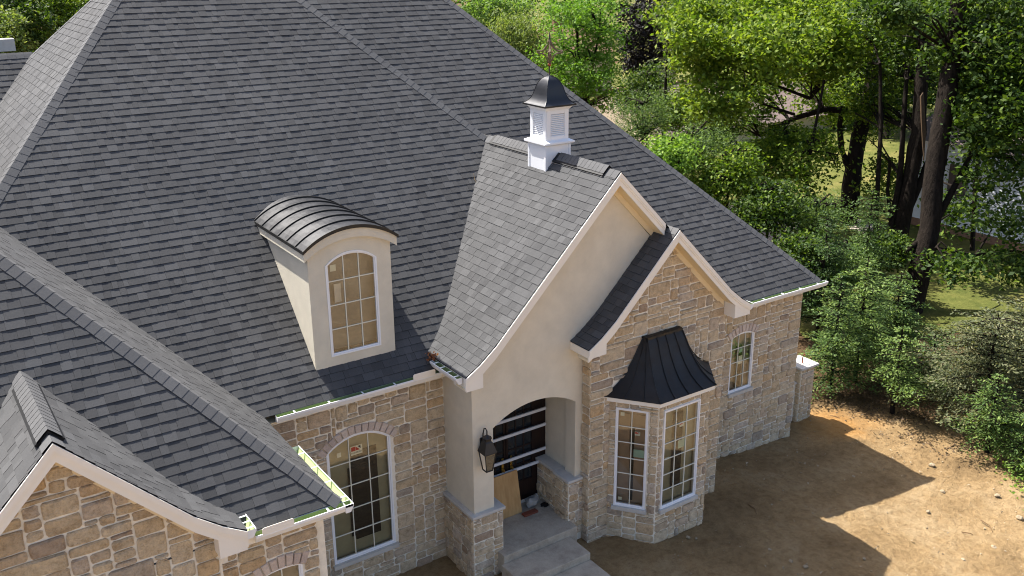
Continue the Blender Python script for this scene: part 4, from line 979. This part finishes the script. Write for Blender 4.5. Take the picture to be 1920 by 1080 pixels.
for _ in range(2600):
    x, y = rr.uniform(1.5, 14), rr.uniform(-11, 1.5)
    if x < 4.9 and y > -2.2 or (x < 8.6 and y > -.2) or x+.95*y > 12: continue
    s = rr.choice((.008, .012, .016, .025, .035))*rr.uniform(.7, 1.2); z = ground_z(x, y); q = [V((rr.gauss(0, 1), rr.gauss(0, 1), rr.gauss(0, .6))).normalized()*s for _ in range(4)]
    mb.add([V((x, y, z+s*.3))+k for k in q], [(0, 1, 2), (0, 2, 3), (0, 3, 1), (1, 3, 2)])
o = mb.build('pebbles', ['pebble']); tag(o, 'tiny stones and clods strewn over the bare dirt', 'pebbles', kind='stuff')
stick_lab = ['long thin stick on the dirt by the rubble', 'short stick lying in the shaded dirt near the bay', 'pale stick at the edge of the ivy', 'thin stick beside the sunlit rocks', 'twig lying on orange dirt near the pillar']
for i, (pa, pb) in enumerate((((1840, 968), (1862, 988)), ((1400, 975), (1416, 994)), ((1775, 838), (1792, 824)), ((1805, 992), (1826, 996)), ((1556, 782), (1574, 788)))):
    a = on_z(*pa, -4.5); b = on_z(*pb, -4.5)
    for q in (a, b): q.z = ground_z(q.x, q.y)+.02
    mb = MB(); mid = (a+b)/2+V((.03, -.04, .02)); mb.tube([a, mid, b], [.012, .011, .006], 5); o = mb.build('stick', ['twig']); tag(o, stick_lab[i], 'stick')

# ================================================================== TREES
def depth_of(px, py, z): return (on_z(px, py, z)-CPOS).dot(_f)
def trunk_mesh(paths, name, mat, parent, wob=0.02):
    mb = MB(); rr = random.Random(len(paths)*7+1)
    for pts, r0, r1 in paths:
        n = len(pts)
        fine = []; rad = []
        for i in range(n-1):
            for k in range(3):
                t = k/3; fine.append(V(pts[i]).lerp(V(pts[i+1]), t)+V((rr.gauss(0, 1), rr.gauss(0, 1), 0))*wob*r0*2); rad.append((r0+(r1-r0)*(i+t)/(n-1))*rr.uniform(.93, 1.07))
        fine.append(V(pts[-1])); rad.append(r1); mb.tube(fine, rad, 9 if r0 > .1 else 5)
    return mb.build(name, [mat], parent, True)
def clumps(cl, per=38, spread=.42, seed=1, flat=.55):
    r_ = np.random.default_rng(seed); out = []; subs = []
    for (c, rad, n) in cl:
        k = max(1, n//per); d = r_.normal(size=(k, 3)); d /= np.linalg.norm(d, axis=1)[:, None]; d *= (r_.uniform(0, 1, k)**.4)[:, None]
        sc = np.array(c)+d*np.array(rad); subs.append(sc)
        sp = spread*r_.uniform(.6, 1.4, k)
        pts = sc.repeat(per, 0)+r_.normal(size=(k*per, 3))*np.array([1, 1, flat])*(sp.repeat(per)[:, None])*.6
        out.append(pts)
    return np.concatenate(out), np.concatenate(subs)
def broadleaf(name, label, trunks, cl, leaf, size, seed, bark='bark', group=None, per=38, spread=.42, twigs=24, hue=(0., 1.), flat=.55, cat='tree', dirs=None, aspect=.62):
    base = V(trunks[0][0][0]); t = empty(name, base); tag(t, label, cat, group)
    pts, subs = clumps(cl, per, spread, seed, flat)
    rr = random.Random(seed); tr = [([V(p)-base for p in q], a, b) for q, a, b in trunks]
    main = [V(p) for q, a, b in trunks for p in q]
    for i in range(min(twigs, len(subs))):
        s = V(subs[rr.randrange(len(subs))]); m_ = min(main, key=lambda p: (p-s).length+abs(p.z-s.z+1)*.3)
        if (m_-s).length < 9: mid = m_.lerp(s, .55)+V((rr.gauss(0, .2), rr.gauss(0, .2), .25)); tr.append(([m_-base, mid-base, s-base], .05, .012))
    trunk_mesh(tr, 'trunk', bark, t)
    d = None if dirs is None else np.tile(np.array(dirs), (len(pts), 1))
    leaf_quads(pts-np.array(base), size, leaf, 'crown', t, seed=seed, rnd_lo=hue[0], rnd_hi=hue[1], dirs=d, aspect=aspect)
    return t
def pxpath(pts, depth, base_z=None): return [at(px, py, depth) for px, py in pts]
def CL(px, py, depth, rpx, rpy, n, rd=None):
    c = at(px, py, depth); s = depth/CF; return (tuple(c), (rpx*s, rd if rd else rpx*s, rpy*s), n)

dA = depth_of(1708, 585, -4.95); dC = depth_of(1592, 420, -4.95); dB = depth_of(1682, 500, -4.95)
broadleaf('maple_tree', 'thick dark trunked maple standing on the lawn, right of the split trunk', [(pxpath([(1706, 590), (1722, 520), (1744, 430), (1750, 330), (1770, 210), (1788, 100), (1800, -40)], dA), .40, .27),
   (pxpath([(1740, 440), (1700, 470), (1640, 500)], dA), .12, .05), (pxpath([(1752, 420), (1790, 350), (1820, 290), (1880, 240)], dA), .13, .05), (pxpath([(1755, 465), (1830, 478), (1900, 470)], dA-1), .06, .03)],
   [CL(1850, 60, dA, 110, 110, 9500), CL(1890, 190, dA-1, 90, 90, 6000), CL(1760, 40, dA+5, 90, 60, 3600), CL(1870, 310, dA, 80, 50, 1200), CL(1890, 420, dA-2, 70, 35, 700), CL(1790, 500, dA-2, 70, 22, 700), CL(1900, 500, dA-2, 60, 30, 900), CL(1830, 230, dA+3, 60, 60, 1600), CL(1690, 110, dA+6, 70, 90, 2800), CL(1880, 340, dA-1, 60, 40, 700), CL(1670, 20, dA-2, 60, 40, 1800), CL(1800, 400, dA+2, 50, 50, 900), CL(1870, 260, dA-1, 60, 50, 1000)], 'leaf_dark', .19, 1, twigs=60, spread=.5)
tb = broadleaf('maple_tree', 'maple with a torn, splintered trunk between two darker trunks', [(pxpath([(1680, 505), (1690, 420), (1708, 330), (1722, 250), (1728, 150), (1735, 60), (1740, -40)], dB), .34, .22), (pxpath([(1700, 400), (1730, 330), (1742, 300)], dB), .16, .12)],
   [CL(1700, 40, dB+5, 110, 80, 5200), CL(1660, 180, dB+4, 80, 60, 2200), CL(1670, 330, dB+2, 60, 50, 1000), CL(1690, 20, dB-2, 60, 40, 1500)], 'leaf_maple', .19, 2, twigs=40, spread=.5)
mb = MB(); q = [at(px, py, dB-.36)-V(tb.location) for px, py in ((1727, 180), (1732, 172), (1734, 205), (1736, 250), (1733, 300), (1730, 268), (1728, 225))]; mb.prism(q, _f*.12); mb.build('torn_wood', ['splinter'], tb)
broadleaf('maple_tree', 'forked maple with broad bright canopy reaching over the neighbor roof', [(pxpath([(1590, 425), (1597, 350), (1602, 300), (1612, 250), (1630, 190), (1640, 110), (1622, 40), (1614, -40)], dC), .42, .26), (pxpath([(1598, 330), (1578, 280), (1574, 235), (1580, 200)], dC), .17, .1),
   (pxpath([(1622, 210), (1545, 205), (1480, 225), (1425, 255)], dC), .18, .07), (pxpath([(1520, 185), (1440, 155), (1370, 120)], dC-2), .08, .03), (pxpath([(1490, 215), (1430, 195), (1395, 170)], dC-2), .07, .03)],
   [CL(1400, 40, dC-3, 130, 70, 8500), CL(1530, 60, dC-2, 110, 90, 9000), CL(1330, 120, dC-4, 70, 55, 2900), CL(1450, 140, dC+2, 110, 50, 4200), CL(1550, 180, dC+4, 70, 60, 2600), CL(1290, 30, dC-4, 70, 28, 1800), CL(1390, 200, dC+1, 80, 35, 1500), CL(1650, 120, dC+5, 70, 100, 2600), CL(1500, 270, dC+3, 80, 35, 1600), CL(1340, 190, dC-6, 70, 40, 2200), CL(1440, 90, dC-6, 120, 60, 5200), CL(1545, 90, dC-4, 70, 70, 3000), CL(1300, 70, dC-6, 60, 40, 1600)], 'leaf_maple', .20, 3, twigs=90, hue=(.2, 1.1), spread=.5)
dD = depth_of(1668, 500, -4.95)
broadleaf('slender_tree', 'slender twin stemmed tree left of the split maple trunk', [(pxpath([(1668, 500), (1672, 420), (1688, 330), (1694, 240), (1700, 150)], dD), .15, .08), (pxpath([(1672, 430), (1664, 360), (1668, 300)], dD), .09, .06)], [CL(1650, 340, dD+5, 50, 40, 500), CL(1640, 230, dD+5, 60, 50, 1200), CL(1700, 120, dD+5, 60, 60, 1300)], 'leaf_maple', .14, 4, twigs=14)

dE = depth_of(1640, 500, -4.95)
broadleaf('slender_tree', 'slim dark stem just left of the slender twin stemmed tree', [(pxpath([(1640, 500), (1644, 380), (1652, 240), (1650, 120)], dE), .11, .06)], [CL(1640, 180, dE+7, 60, 60, 1300), CL(1620, 100, dE+7, 60, 60, 1300)], 'leaf_dark', .17, 5, twigs=14)
dF = depth_of(1505, 520, -4.95)
broadleaf('slender_tree', 'slim leaning stem left of the forked maple', [(pxpath([(1500, 520), (1508, 400), (1520, 280), (1545, 150)], dF), .10, .05)], [CL(1520, 300, dF, 60, 60, 1900), CL(1490, 380, dF, 50, 50, 1300)], 'leaf_maple', .16, 6, twigs=18)
broadleaf('slender_tree', 'slim stem in front of the white house', [(pxpath([(1822, 470), (1828, 350), (1842, 200), (1850, 60)], dA+2), .10, .06)], [CL(1830, 180, dA+2, 60, 80, 1700)], 'leaf_dark', .17, 7, twigs=14)
def conifer(name, label, px, py, top_py, rad, n_wh, leaf, seed, droop=.25, z=-4.9, bark='bark', lean=0, dens=1., dead=0., trunk_r=.07, start=.12, cat='tree', rnd=(0., 1.), top_rad=.12):
    base = on_z(px, py, z)
    for _ in range(3): base = on_z(px, py, ground_z(base.x, base.y))
    dep = (base-CPOS).dot(_f); H = (at(px, top_py, dep)-base).length; r_ = np.random.default_rng(seed); rr = random.Random(seed)
    t = empty(name, base); tag(t, label, cat); tr = [([V((0, 0, -.1)), V((lean*.4, 0, H*.5)), V((lean, 0, H))], trunk_r, .012)]
    pts = []; dirs = []
    for w in range(n_wh):
        f_ = start+(1-start)*(w+rr.random())/n_wh; zc = H*f_; R_ = rad*((1-f_)**.75*(1-top_rad)+top_rad)*rr.uniform(.55, 1.15)
        for b in range(rr.choice((3, 4, 4, 5))):
            a = rr.uniform(0, 2*math.pi); d = np.array([math.cos(a), math.sin(a), 0.]); L_ = R_*rr.uniform(.6, 1.15)
            o0 = np.array([lean*f_, 0, zc])
            ns = max(4, int(L_/.09)); path = []
            for k in range(ns+1):
                s = k/ns; p = o0+d*L_*s+np.array([0, 0, L_*(.18*s-droop*s*s)]); path.append(p)
            tr.append(([V(path[0]), V(path[ns//2]), V(path[-1])], .016, .005))
            if rr.random() < dead: continue
            side = np.array([-d[1], d[0], 0])
            for k in range(1, ns+1):
                s = k/ns; wl_ = (L_*.42)*(1-s*.75)+.06
                for sg in (-1, 1):
                    m_ = max(2, int(wl_/.055*dens)); tt = (np.arange(m_)+r_.uniform(0, 1, m_))/m_
                    q = path[k]+np.outer(tt*wl_, side*sg*.85+d*.55)+np.stack([r_.normal(0, .02, m_), r_.normal(0, .02, m_), -.12*tt*wl_+r_.normal(0, .022, m_)], 1)
                    pts.append(q); dirs.append(np.tile(side*sg*.7+d*.7, (m_, 1)))
    trunk_mesh(tr, 'trunk', bark, t, .01); pts = np.concatenate(pts); dirs = np.concatenate(dirs)
    leaf_quads(pts, .095, leaf, 'crown', t, up=1.2, seed=seed, aspect=.42, dirs=dirs, fold=.1, rnd_lo=rnd[0], rnd_hi=rnd[1])
    return t
conifer('hemlock_tree', 'hemlock nearest the house corner behind the stone pillar', 1556, 735, 500, 1.7, 26, 'needle', 11)
conifer('hemlock_tree', 'hemlock with fresh yellow green tips, second from the house corner', 1602, 715, 470, 1.8, 28, 'needle', 12, rnd=(.3, 1.15))
conifer('hemlock_tree', 'short bare stemmed hemlock standing on the edge of the dirt', 1672, 775, 598, 1.5, 15, 'needle', 13, start=.32, rnd=(.35, 1.1))
conifer('hemlock_tree', 'full hemlock in front of the thick maple trunk', 1668, 690, 500, 1.9, 26, 'needle', 14)
conifer('hemlock_tree', 'tall dark hemlock behind the gutter corner of the right wing', 1530, 640, 390, 2.0, 26, 'needle', 15, rnd=(-.3, .7))
conifer('hemlock_tree', 'tall hemlock beneath the forked maple on the gravel drive', 1610, 600, 350, 2.2, 26, 'needle', 16, rnd=(0, .8))
conifer('grey_shrub', 'wide grey green evergreen with bare twigs at the right edge', 1838, 800, 575, 2.3, 26, 'needle_gray', 17, dead=.18, trunk_r=.09, start=.15, droop=.12, cat='shrub', top_rad=.45, dens=.85)
conifer('grey_shrub', 'grey green evergreen cut by the right edge of the view', 1915, 760, 560, 2.2, 24, 'needle_gray', 18, dead=.12, start=.12, droop=.1, cat='shrub', top_rad=.45, dens=.85)
conifer('evergreen_shrub', 'low green evergreen in front of the grey shrub', 1850, 850, 690, 1.5, 14, 'needle', 19, start=.2, cat='shrub', rnd=(.2, 1.0))
conifer('evergreen_shrub', 'dark low evergreen between the hemlocks and the grey shrub', 1740, 730, 620, 1.6, 14, 'needle', 20, start=.1, cat='shrub', rnd=(-.2, .8))
conifer('evergreen_shrub', 'small green evergreen at the lower right beside the ivy', 1915, 880, 760, 1.5, 12, 'needle', 22, start=.1, cat='shrub', rnd=(.2, 1.))
conifer('spruce_tree', 'thin sparse spruce with bare trunk rising behind the right hip', 1238, 400, -30, 1.9, 24, 'needle_gray', 21, dens=.55, dead=.3, trunk_r=.12, rnd=(-.2, .6))
conifer('cedar_tree', 'bright green cedar column beneath the overhanging maple branches', 1408, 400, 160, 1.9, 40, 'leaf_ivy', 23, dens=1.2, rnd=(-.1, .7), start=.05)
bush = [(1300, 290, 34, 70, 60, 'needle', 'dark bushy evergreen just above the right hip'), (1365, 330, 33, 60, 50, 'leaf_maple', 'leafy bush above the middle of the right hip'), (1440, 390, 32, 65, 50, 'leaf_dark', 'dark leafy bush above the lower right hip'),
        (1460, 290, 38, 60, 60, 'leaf_maple', 'bright leafy bush under the bare maple limb'), (1205, 230, 36, 55, 60, 'needle', 'dark reddish tinged evergreen right of the cupola'), (1530, 420, 33, 55, 55, 'needle', 'shady evergreen beside the gravel drive'),
        (1650, 470, 33, 45, 28, 'leaf_dark', 'dark brush at the foot of the slender tree'), (1250, 300, 32, 45, 40, 'leaf_ivy', 'small bright shrub peeking over the right hip'),
        (1215, 165, 46, 50, 40, 'leaf_dark', 'dark brush hiding the left end of the neighbor roof'), (1275, 205, 44, 45, 35, 'leaf_maple', 'sunlit brush in front of the neighbor roof'), (1340, 250, 42, 50, 40, 'leaf_dark', 'dark brush below the neighbor eave'),
        (1580, 500, 30, 50, 45, 'needle', 'dense evergreen brush behind the hemlocks'), (1500, 480, 30, 45, 40, 'leaf_dark', 'dark shrub just beyond the right gutter corner')]
for i, (px, py, d_, rx, ry, lf, lb) in enumerate(bush):
    nd = lf.startswith('needle'); b0 = at(px, py+ry*1.1, d_); b0.z = ground_z(b0.x, b0.y)
    broadleaf('bush', lb, [([b0, at(px, py+ry*.4, d_), at(px, py-ry*.6, d_)], .07, .02)], [CL(px, py, d_, rx, ry, 5200 if nd else 3600), CL(px+rx*.4, py-ry*.5, d_+.6, rx*.6, ry*.6, 1300), CL(px-rx*.5, py+ry*.5, d_-.4, rx*.7, ry*.6, 1500)], lf, .10 if nd else .13, 200+i, twigs=22, cat='shrub', spread=.4, aspect=.35 if nd else .62)
# ivy and brush along the edge of the dirt
rn = np.random.default_rng(8); pts = []
for _ in range(5200):
    px, py = rn.uniform(1800, 2010), rn.uniform(790, 1010)
    if (px-1800)*.95 < (py-790)*.75+rn.normal(0, 14): continue
    p = on_z(px, py, -4.75); pts.append((p.x, p.y, ground_z(p.x, p.y)+abs(rn.normal(0, .16))))
o = leaf_quads(np.array(pts), .085, 'leaf_ivy', 'ivy', up=1., seed=9); tag(o, 'bright green ivy spreading over the edge of the dirt yard', 'ivy', kind='stuff')
pts = []
for _ in range(2600):
    t_ = rn.uniform(0, 1); px, py = 1520+t_*330+rn.normal(0, 40), 735+t_*110+rn.normal(0, 22)
    p = on_z(px, py, -4.75); pts.append((p.x, p.y, ground_z(p.x, p.y)+abs(rn.normal(0, .02))+.004))
o = leaf_quads(np.array(pts), .07, 'litter_leaf', 'leaf_litter', up=2.5, seed=10); tag(o, 'brown leaf litter under the hemlocks', 'leaf litter', kind='stuff')

# trees behind the roofs
broadleaf('locust_tree', 'feathery bright green locust right behind the cupola', [(pxpath([(1105, 260), (1098, 190), (1086, 130), (1082, 60)], 52), .14, .06), (pxpath([(1100, 200), (1112, 120), (1124, 60)], 52), .08, .04)],
   [CL(1090, 25, 52, 75, 45, 3600), CL(1040, 90, 51, 40, 40, 1500), CL(1130, 90, 52, 45, 60, 2600), CL(1065, 150, 51, 55, 40, 2300), CL(1125, 170, 51, 45, 45, 1900), CL(1090, 100, 53, 40, 60, 1500)], 'leaf_locust', .17, 31, twigs=40, spread=.5)
broadleaf('weeping_tree', 'drooping olive green tree left of the locust', [(pxpath([(960, 220), (955, 120), (950, 60)], 56), .2, .08)], [CL(950, 85, 56, 60, 50, 4200, 1.5), CL(990, 70, 57, 40, 45, 2500, 1.5), CL(1000, 130, 56, 40, 40, 2200, 1.5)], 'leaf_willow', .26, 32, twigs=10, flat=1.5, dirs=(0, 0, -1), aspect=.3, spread=.45)
broadleaf('round_tree', 'light green bushy tree at the top edge beside the right hip', [(pxpath([(910, 200), (905, 60)], 66), .2, .1)], [CL(905, 20, 66, 55, 38, 4200), CL(960, 25, 68, 40, 30, 2600)], 'leaf_far', .22, 33, twigs=6, hue=(.4, 1.2))
broadleaf('purple_beech', 'nearly black purple leaved beech behind the sparse spruce', [(pxpath([(1225, 190), (1222, 90), (1218, 20)], 72), .3, .15)], [CL(1215, 50, 72, 60, 75, 5200), CL(1255, 95, 73, 40, 50, 2400), CL(1190, 110, 72, 30, 40, 1500)], 'leaf_purple', .26, 34, twigs=8)
broadleaf('dark_tree', 'dark green tree behind the purple beech', [(pxpath([(1310, 190), (1312, 40)], 80), .3, .15)], [CL(1310, 40, 80, 70, 60, 5200), CL(1370, 90, 78, 50, 50, 2800)], 'leaf_dark', .26, 35, twigs=6, hue=(-.3, .6))
wood = [(1340, 20, 74, 'dark tree behind the neighbor roof, left of three'), (1450, 10, 76, 'dark tree behind the neighbor roof, middle of three'), (1560, 20, 72, 'dark tree behind the neighbor roof, right of three'), (1660, 90, 62, 'dark woodland tree between the forked and split maples'),
        (1760, 120, 60, 'dark woodland tree right behind the thick maple trunk'), (1860, 130, 58, 'dark woodland tree above the white house'), (1940, 200, 54, 'dark woodland tree cut by the right edge'), (1600, 220, 66, 'dark woodland tree low behind the forked maple')]
for i, (px, py, d_, lb) in enumerate(wood):
    b0 = at(px, 250, d_); b0.z = -5
    broadleaf('woodland_tree', lb, [([b0, at(px+6, py+60, d_), at(px, py-40, d_)], .3, .12)], [CL(px, py, d_, 85, 85, 4200), CL(px-40, py-60, d_+2, 80, 60, 2200), CL(px+40, py+50, d_+1, 70, 50, 1600)], 'leaf_dark', .30, 300+i, twigs=12, spread=.8, hue=(-.3, .7))
left = [(30, 40, 50, 'leaf_dark', 'shady tree at the upper left corner'), (110, 20, 54, 'leaf_maple', 'sunlit green tree above the far wing roof'), (-20, 70, 48, 'leaf_willow', 'greyish green tree cut by the left edge'), (170, 30, 62, 'leaf_dark', 'dark tree beside the left hip of the big roof')]
for i, (px, py, d_, lf, lb) in enumerate(left):
    broadleaf('round_tree', lb, [(pxpath([(px, py+150), (px+4, py)], d_), .2, .1)], [CL(px, py, d_, 75, 65, 6500), CL(px-30, py-40, d_+1, 60, 50, 2500)], lf, .2, 40+i, twigs=8)
far = [(-30, 'far tree at the left edge of the tree line'), (120, 'far tree above the far wing roof in the tree line'), (900, 'far tree behind the light bushy tree at the top edge'), (1060, 'far tree behind the bright locust'), (1220, 'far tree behind the purple beech'),
       (1380, 'far tree behind the neighbor roof, left half of the tree line'), (1540, 'far tree behind the forked maple crown'), (1700, 'far tree behind the split maple crown'), (1860, 'far tree at the right end of the tree line')]
for i, (px, lb) in enumerate(far):
    d_ = 105+((i*37) % 30); c = at(px, -10, d_)
    broadleaf('far_tree', lb, [([V((c.x, c.y, -5)), V((c.x, c.y, c.z))], .35, .2)], [CL(px, -20, d_, 115, 70, 3400), CL(px+40, 75, d_-3, 100, 55, 2600), CL(px-50, 110, d_-2, 80, 40, 1500)], 'leaf_dark' if i % 3 else 'leaf_far', .5, 60+i, twigs=3, spread=1.0, group='far tree line')

# ================================================================== NEIGHBOURS
nb = empty('neighbor_house', at(1148, 168, 60)); nb.location.z = -5; tag(nb, 'neighbor house with long faded brown roof behind the right hip', 'house')
rz = at(1148, 168, 60).z+5; Lr = 24; mb = MB(); mb.add([(0, 0, rz), (Lr, 0, rz), (Lr, -5.2, rz-2.3), (-.3, -5.2, rz-2.3), (-.3, 5.2, rz-2.3), (Lr, 5.2, rz-2.3)], [(3, 2, 1, 0), (0, 1, 5, 4)]); mb.build('roof', ['neighbor_roof'], nb)
mb = MB(); nbd = 16; prof = []
zb_ = rz-2.4
vs = []; 
for k in range(nbd):
    z0 = zb_*k/nbd; z1 = zb_*(k+1)/nbd; vs += [(-.03, z0), (0.02, z1)]
mb.add([(x, y, z) for x, z in vs for y in (-4.8, 4.8)], [(2*i, 2*i+1, 2*i+3, 2*i+2) for i in range(len(vs)-1)]); mb.add([(0.02, -4.8, zb_), (.02, 4.8, zb_), (.02, 0, rz-.15)], [(0, 1, 2)]); mb.build('end_wall', ['siding_tan'], nb)
mb = MB(); mb.box((.03, -4.75, 0), (Lr-.2, 4.75, zb_)); mb.build('wall', ['siding_tan'], nb)
mb = MB(); mb.box((-.35, -.12, rz-.02), (Lr, .12, rz+.07)); mb.build('ridge', ['brown_roof'], nb)
# white sided house on the right
pa = on_z(1700, 418, -4.9); Uw = V((0, -1, 0)); Lw = 14.; Nw = V((-1, 0, 0))
wh = empty('white_house', pa); tag(wh, 'white sided neighbor house seen through the leaves at right', 'house')
mb = MB(); nb_ = 26; Hh = 3.6; vs = []
for k in range(nb_): vs += [(.025, .35+Hh*k/nb_), (0., .35+Hh*(k+1)/nb_)]
mb.add([Uw*u+Nw*h+V((0, 0, z)) for h, z in vs for u in (0, Lw)], [(2*i, 2*i+1, 2*i+3, 2*i+2) for i in range(len(vs)-1)]); mb.build('siding', ['siding_white'], wh)
mb = MB(); mb.obox(Uw*Lw/2+V((0, 0, .17))-Nw*.05, Uw*Lw/2, Nw*.06, (0, 0, .175)); mb.build('brick_base', ['brick_red'], wh)
mb = MB(); mb.obox(Uw*Lw/2+V((0, 0, 2))-Nw*2.1, Uw*Lw/2, Nw*2., (0, 0, 1.95)); mb.build('wall', ['siding_white'], wh)
mb = MB(); mb.add([Uw*-.3+Nw*.35+V((0, 0, 3.9)), Uw*(Lw+.3)+Nw*.35+V((0, 0, 3.9)), Uw*(Lw+.3)-Nw*2+V((0, 0, 5.2)), Uw*-.3-Nw*2+V((0, 0, 5.2))], [(0, 1, 2, 3)]); mb.build('roof', ['neighbor_roof'], wh)
for u, wd_, mt, nm in ((6.9, .5, 'dark_glass', 'window'), (6.2, .17, 'interior_dark', 'shutter'), (7.6, .17, 'interior_dark', 'shutter'), (2.2, .45, 'dark_glass', 'window')):
    mb = MB(); mb.obox(Uw*u+V((0, 0, 2.3))+Nw*.04, Uw*wd_, Nw*.03, (0, 0, .75)); mb.build(nm, [mt], wh)
# brown roofed house beyond the locust
bh = empty('brown_house', at(1040, 130, 84)); bh.location.z = -5; tag(bh, 'small brown roofed house showing between the locust branches', 'house')
hz = at(1040, 60, 84).z+5; mb = MB(); mb.box((-4, -3, 0), (4, 3, hz-1.6)); mb.build('wall', ['siding_tan'], bh); mb = MB(); mb.add([(-4.3, -3.3, hz-1.7), (4.3, -3.3, hz-1.7), (4.3, 0, hz+.3), (-4.3, 0, hz+.3), (4.3, 3.3, hz-1.7), (-4.3, 3.3, hz-1.7)], [(0, 1, 2, 3), (3, 2, 4, 5)]); mb.build('roof', ['brown_roof'], bh)
mb = MB(); mb.box((-.5, -.6, hz-.5), (.3, .2, hz+1.2)); mb.build('chimney', ['brick_red'], bh)
p = at(1265, 85, 82); mb = MB(); mb.tube([(0, 0, 0), (0, 0, 9)], [.15, .11], 8); o = mb.build('utility_pole', ['bark_light']); o.location = (p.x, p.y, -5); tag(o, 'weathered utility pole in front of the dark trees', 'pole')
